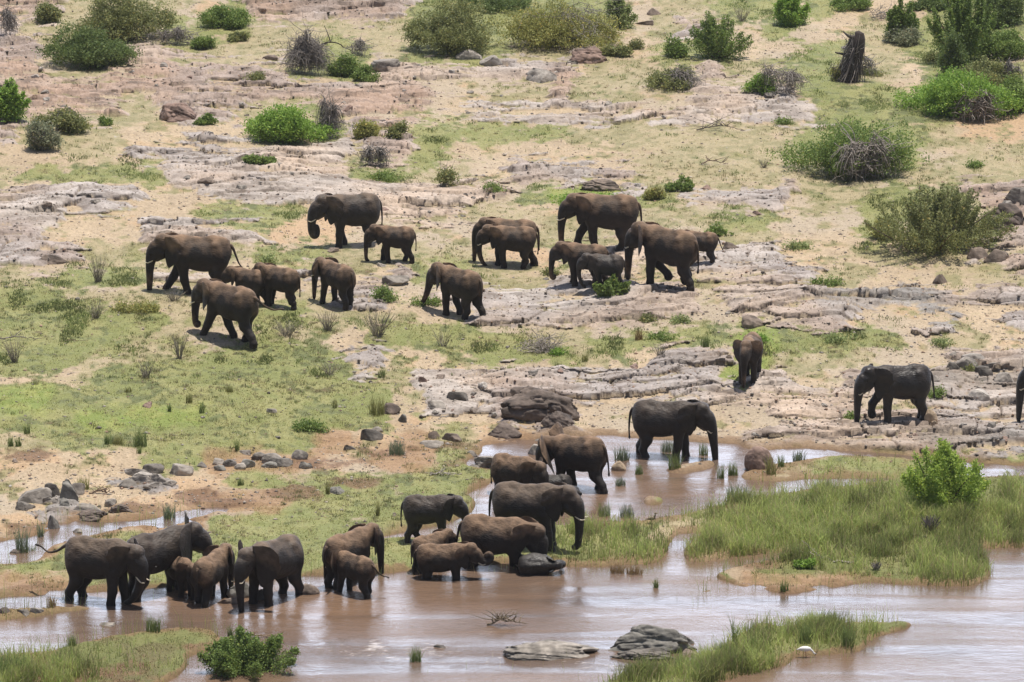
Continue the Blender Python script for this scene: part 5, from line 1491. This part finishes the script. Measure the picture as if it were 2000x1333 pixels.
# tussocks: small clumps of dry and green blades
def tussocks(seed, ncl, per):
    rng = np.random.default_rng(seed)
    wt = land * (1 - R * .93) * (.06 + .9 * ycov + .35 * gcov) * (VV < 1150) * (.15 + sstep(-.2, .4, fbm(X0 / 2.5, Y0 / 3.5, 3, 211)))
    inside = (UU > -40) & (UU < 2040) & (VV > -40)
    w = (wt * inside).ravel(); ci = rng.choice(len(w), ncl, p=w / w.sum()); n = ncl * per
    sz = rng.uniform(.4, 1.4, ncl)
    P = np.repeat(NXY.reshape(-1, 3)[ci], per, 0) + rng.normal(size=(n, 3)) * np.array([.06, .05, 0]) * np.repeat(sz, per)[:, None] - np.array([0, 0, .015])
    H = rng.uniform(.05, .15, n) * np.repeat(sz, per)
    V, F, m = blades(n, P, H, .024 * rng.uniform(.6, 1.3, n), rng, .7, 2)
    k = rng.uniform(size=ncl)
    c0 = np.where((k < .45)[:, None], np.array([(.33, .28, .16)]), np.where((k < .8)[:, None], np.array([(.20, .205, .085)]), np.array([(.15, .19, .06)])))
    c = np.repeat(c0, per, 0) * rng.uniform(.7, 1.25, n)[:, None]
    o = add_obj('dry_tussocks', mesh_from('dry_tussocks', V, F, (M_GRASS,), False, {'tint': np.repeat(c, m, 0)}))
    tag(o, 'countless small straw and olive tussocks over the slope', 'grass', kind='stuff')
tussocks(21, 7500, 12)
def gravel(seed, n):
    rng = np.random.default_rng(seed)
    wt = land * (.12 + .9 * R * sstep(-.2, .3, fbm(X0 / 1.4, Y0 / 1.6, 3, 221)) + .5 * (1 - ycov) * (1 - gcov) + .5 * cutm) * (VV < 1060)
    inside = (UU > -40) & (UU < 2040) & (VV > -40)
    w = (wt * inside).ravel(); ci = rng.choice(len(w), n, p=w / w.sum())
    P = NXY.reshape(-1, 3)[ci] + rng.uniform(-.06, .06, (n, 3)) * np.array([1, 1, 0])
    s = .018 + .05 * rng.uniform(size=n) ** 3
    O = np.array([(1, 0, 0), (0, 1, 0), (-1, 0, 0), (0, -1, 0), (0, 0, .8), (0, 0, -.8)], float)
    a = rng.uniform(0, 2 * pi, n); ca, sa = np.cos(a), np.sin(a)
    q = O[None] * (s[:, None] * rng.uniform(.7, 1.4, (n, 1)))[..., None] * rng.uniform(.7, 1.3, (n, 6, 1))
    q = np.stack([q[..., 0] * ca[:, None] * 1.4 - q[..., 1] * sa[:, None], q[..., 0] * sa[:, None] * 1.4 + q[..., 1] * ca[:, None], q[..., 2]], -1) + P[:, None]
    Fq = np.array([(0, 1, 4), (1, 2, 4), (2, 3, 4), (3, 0, 4), (1, 0, 5), (2, 1, 5), (3, 2, 5), (0, 3, 5)])
    F = (np.arange(n)[:, None, None] * 6 + Fq[None]).reshape(-1, 3)
    pal = np.array([(.27, .235, .205), (.20, .16, .13), (.36, .31, .26), (.13, .11, .095), (.27, .18, .13)])
    c = np.repeat(pal[rng.integers(0, 5, n)] * rng.uniform(.8, 1.2, (n, 1)), 6, 0)
    o = add_obj('gravel', mesh_from('gravel', q.reshape(-1, 3), F, (M_ROCK,), False, {'tint': c}))
    tag(o, 'gravel and rock chips strewn over sand and slabs', 'gravel', kind='stuff')
gravel(22, 26000)

ISL = np.zeros(UU.shape)
for (a, b, ra_, rb_, s) in [(1500, 1020, 130, 60, 1.), (1700, 1010, 180, 62, 1.), (1880, 1040, 110, 60, 1.), (1985, 1010, 60, 55, 1.), (1600, 1060, 200, 40, 1.), (1860, 1095, 80, 45, 1.6), (1400, 1065, 60, 30, .8),
                            (1200, 1060, 110, 38, .5), (1270, 1078, 40, 18, .9), (1480, 1250, 50, 28, .8), (1590, 1240, 110, 24, .7), (1350, 1310, 150, 24, 1.0), (60, 1310, 110, 35, .5), (20, 1320, 50, 40, .8), (150, 1300, 150, 30, .15)]:
    ISL = np.maximum(ISL, s * np.exp(-(((UU - a) / ra_) ** 2 + ((VV - b) / rb_) ** 2) ** 1.5))
cl2 = sstep(.0, .5, fbm(X0 / .8, Y0 / 1.3, 3, 181))
def c_reed(idx, rng, n):
    t = rng.uniform(size=n)[:, None]; c = np.array((.20, .26, .07)) + (np.array((.42, .45, .15)) - np.array((.20, .26, .07))) * t
    d = rng.uniform(size=n) < .22
    c[d] = np.array((.38, .32, .17)) * rng.uniform(.6, 1.1, d.sum())[:, None]
    return c * (.8 + .55 * sstep(-.25, .25, vnoise(X0.ravel()[idx] / .9, Y0.ravel()[idx] / 1.4, 191)))[:, None]
cover('tall_reeds', 'tall olive reeds crowding the river island', 66000, ISL * (W < .6) * (.10 + cl2 * sstep(-.35, .1, fbm(X0 / 1.9, Y0 / 3.0, 2, 183))), .12, .66, .028, .55, c_reed, 12, 3)
wm = sstep(.25, .6, fbm(X0 / 1.3, Y0 / 1.6, 3, 201) + .15 * gm - .05) * (gm + .4 * cls['y']) * (VV < 740) * land * (1 - R)
def c_weed(idx, rng, n):
    t = rng.uniform(size=n)[:, None]; c = np.array((.12, .16, .05)) + (np.array((.26, .29, .11)) - np.array((.12, .16, .05))) * t
    return c * (.8 + .5 * sstep(-.3, .3, vnoise(X0.ravel()[idx] / 2.1, Y0.ravel()[idx] / 2.5, 192)))[:, None]
cover('weeds', 'patches of taller weeds and herbs on the upper bank', 42000, wm, .05, .17, .04, .7, c_weed, 14, 2)
cover('sparse_reeds', 'scattered thin reed stems rising from the shallow water', 2600, sstep(.05, .5, Wb) * (1 - sstep(.75, .98, Wb)) * (VV > 940) + .5 * np.exp(-(((UU - 1200) / 160) ** 2 + ((VV - 1115) / 30) ** 2)) + .35 * np.exp(-(((UU - 1150) / 200) ** 2 + ((VV - 1300) / 25) ** 2)), .5, .9, .016, .25, c_reed, 13, 2)

# ------------------------------------------------------------------ the warm midday air over the river
hz = bpy.data.materials.new('haze_air'); hz.use_nodes = True
hn = hz.node_tree.nodes; hn.remove(hn['Principled BSDF'])
pv = hn.new('ShaderNodeVolumePrincipled'); pv.inputs['Color'].default_value = (.93, .93, .97, 1)
pv.inputs['Density'].default_value = HAZE; pv.inputs['Anisotropy'].default_value = .2
hz.node_tree.links.new(pv.outputs[0], hn['Material Output'].inputs['Volume'])
zt_ = max(CAM_H + 4, float(NXY[..., 2].max()) + 4); zb_ = float(NXY[..., 2].min()) - 1.0
X_, Y_a, Y_b = float(np.abs(NXY[..., 0]).max()) + 50, -60.0, float(NXY[..., 1].max()) + 50
hv = np.array([(sx * X_, yy, zz) for zz in (zb_, zt_) for yy in (Y_a, Y_b) for sx in (-1, 1)])
hf = np.array([(0, 2, 3, 1), (4, 5, 7, 6), (0, 1, 5, 4), (2, 6, 7, 3), (0, 4, 6, 2), (1, 3, 7, 5)])
ho = add_obj('haze', mesh_from('haze', hv, hf, (hz,), False)); tag(ho, 'thin warm air over the river', 'haze', kind='stuff')
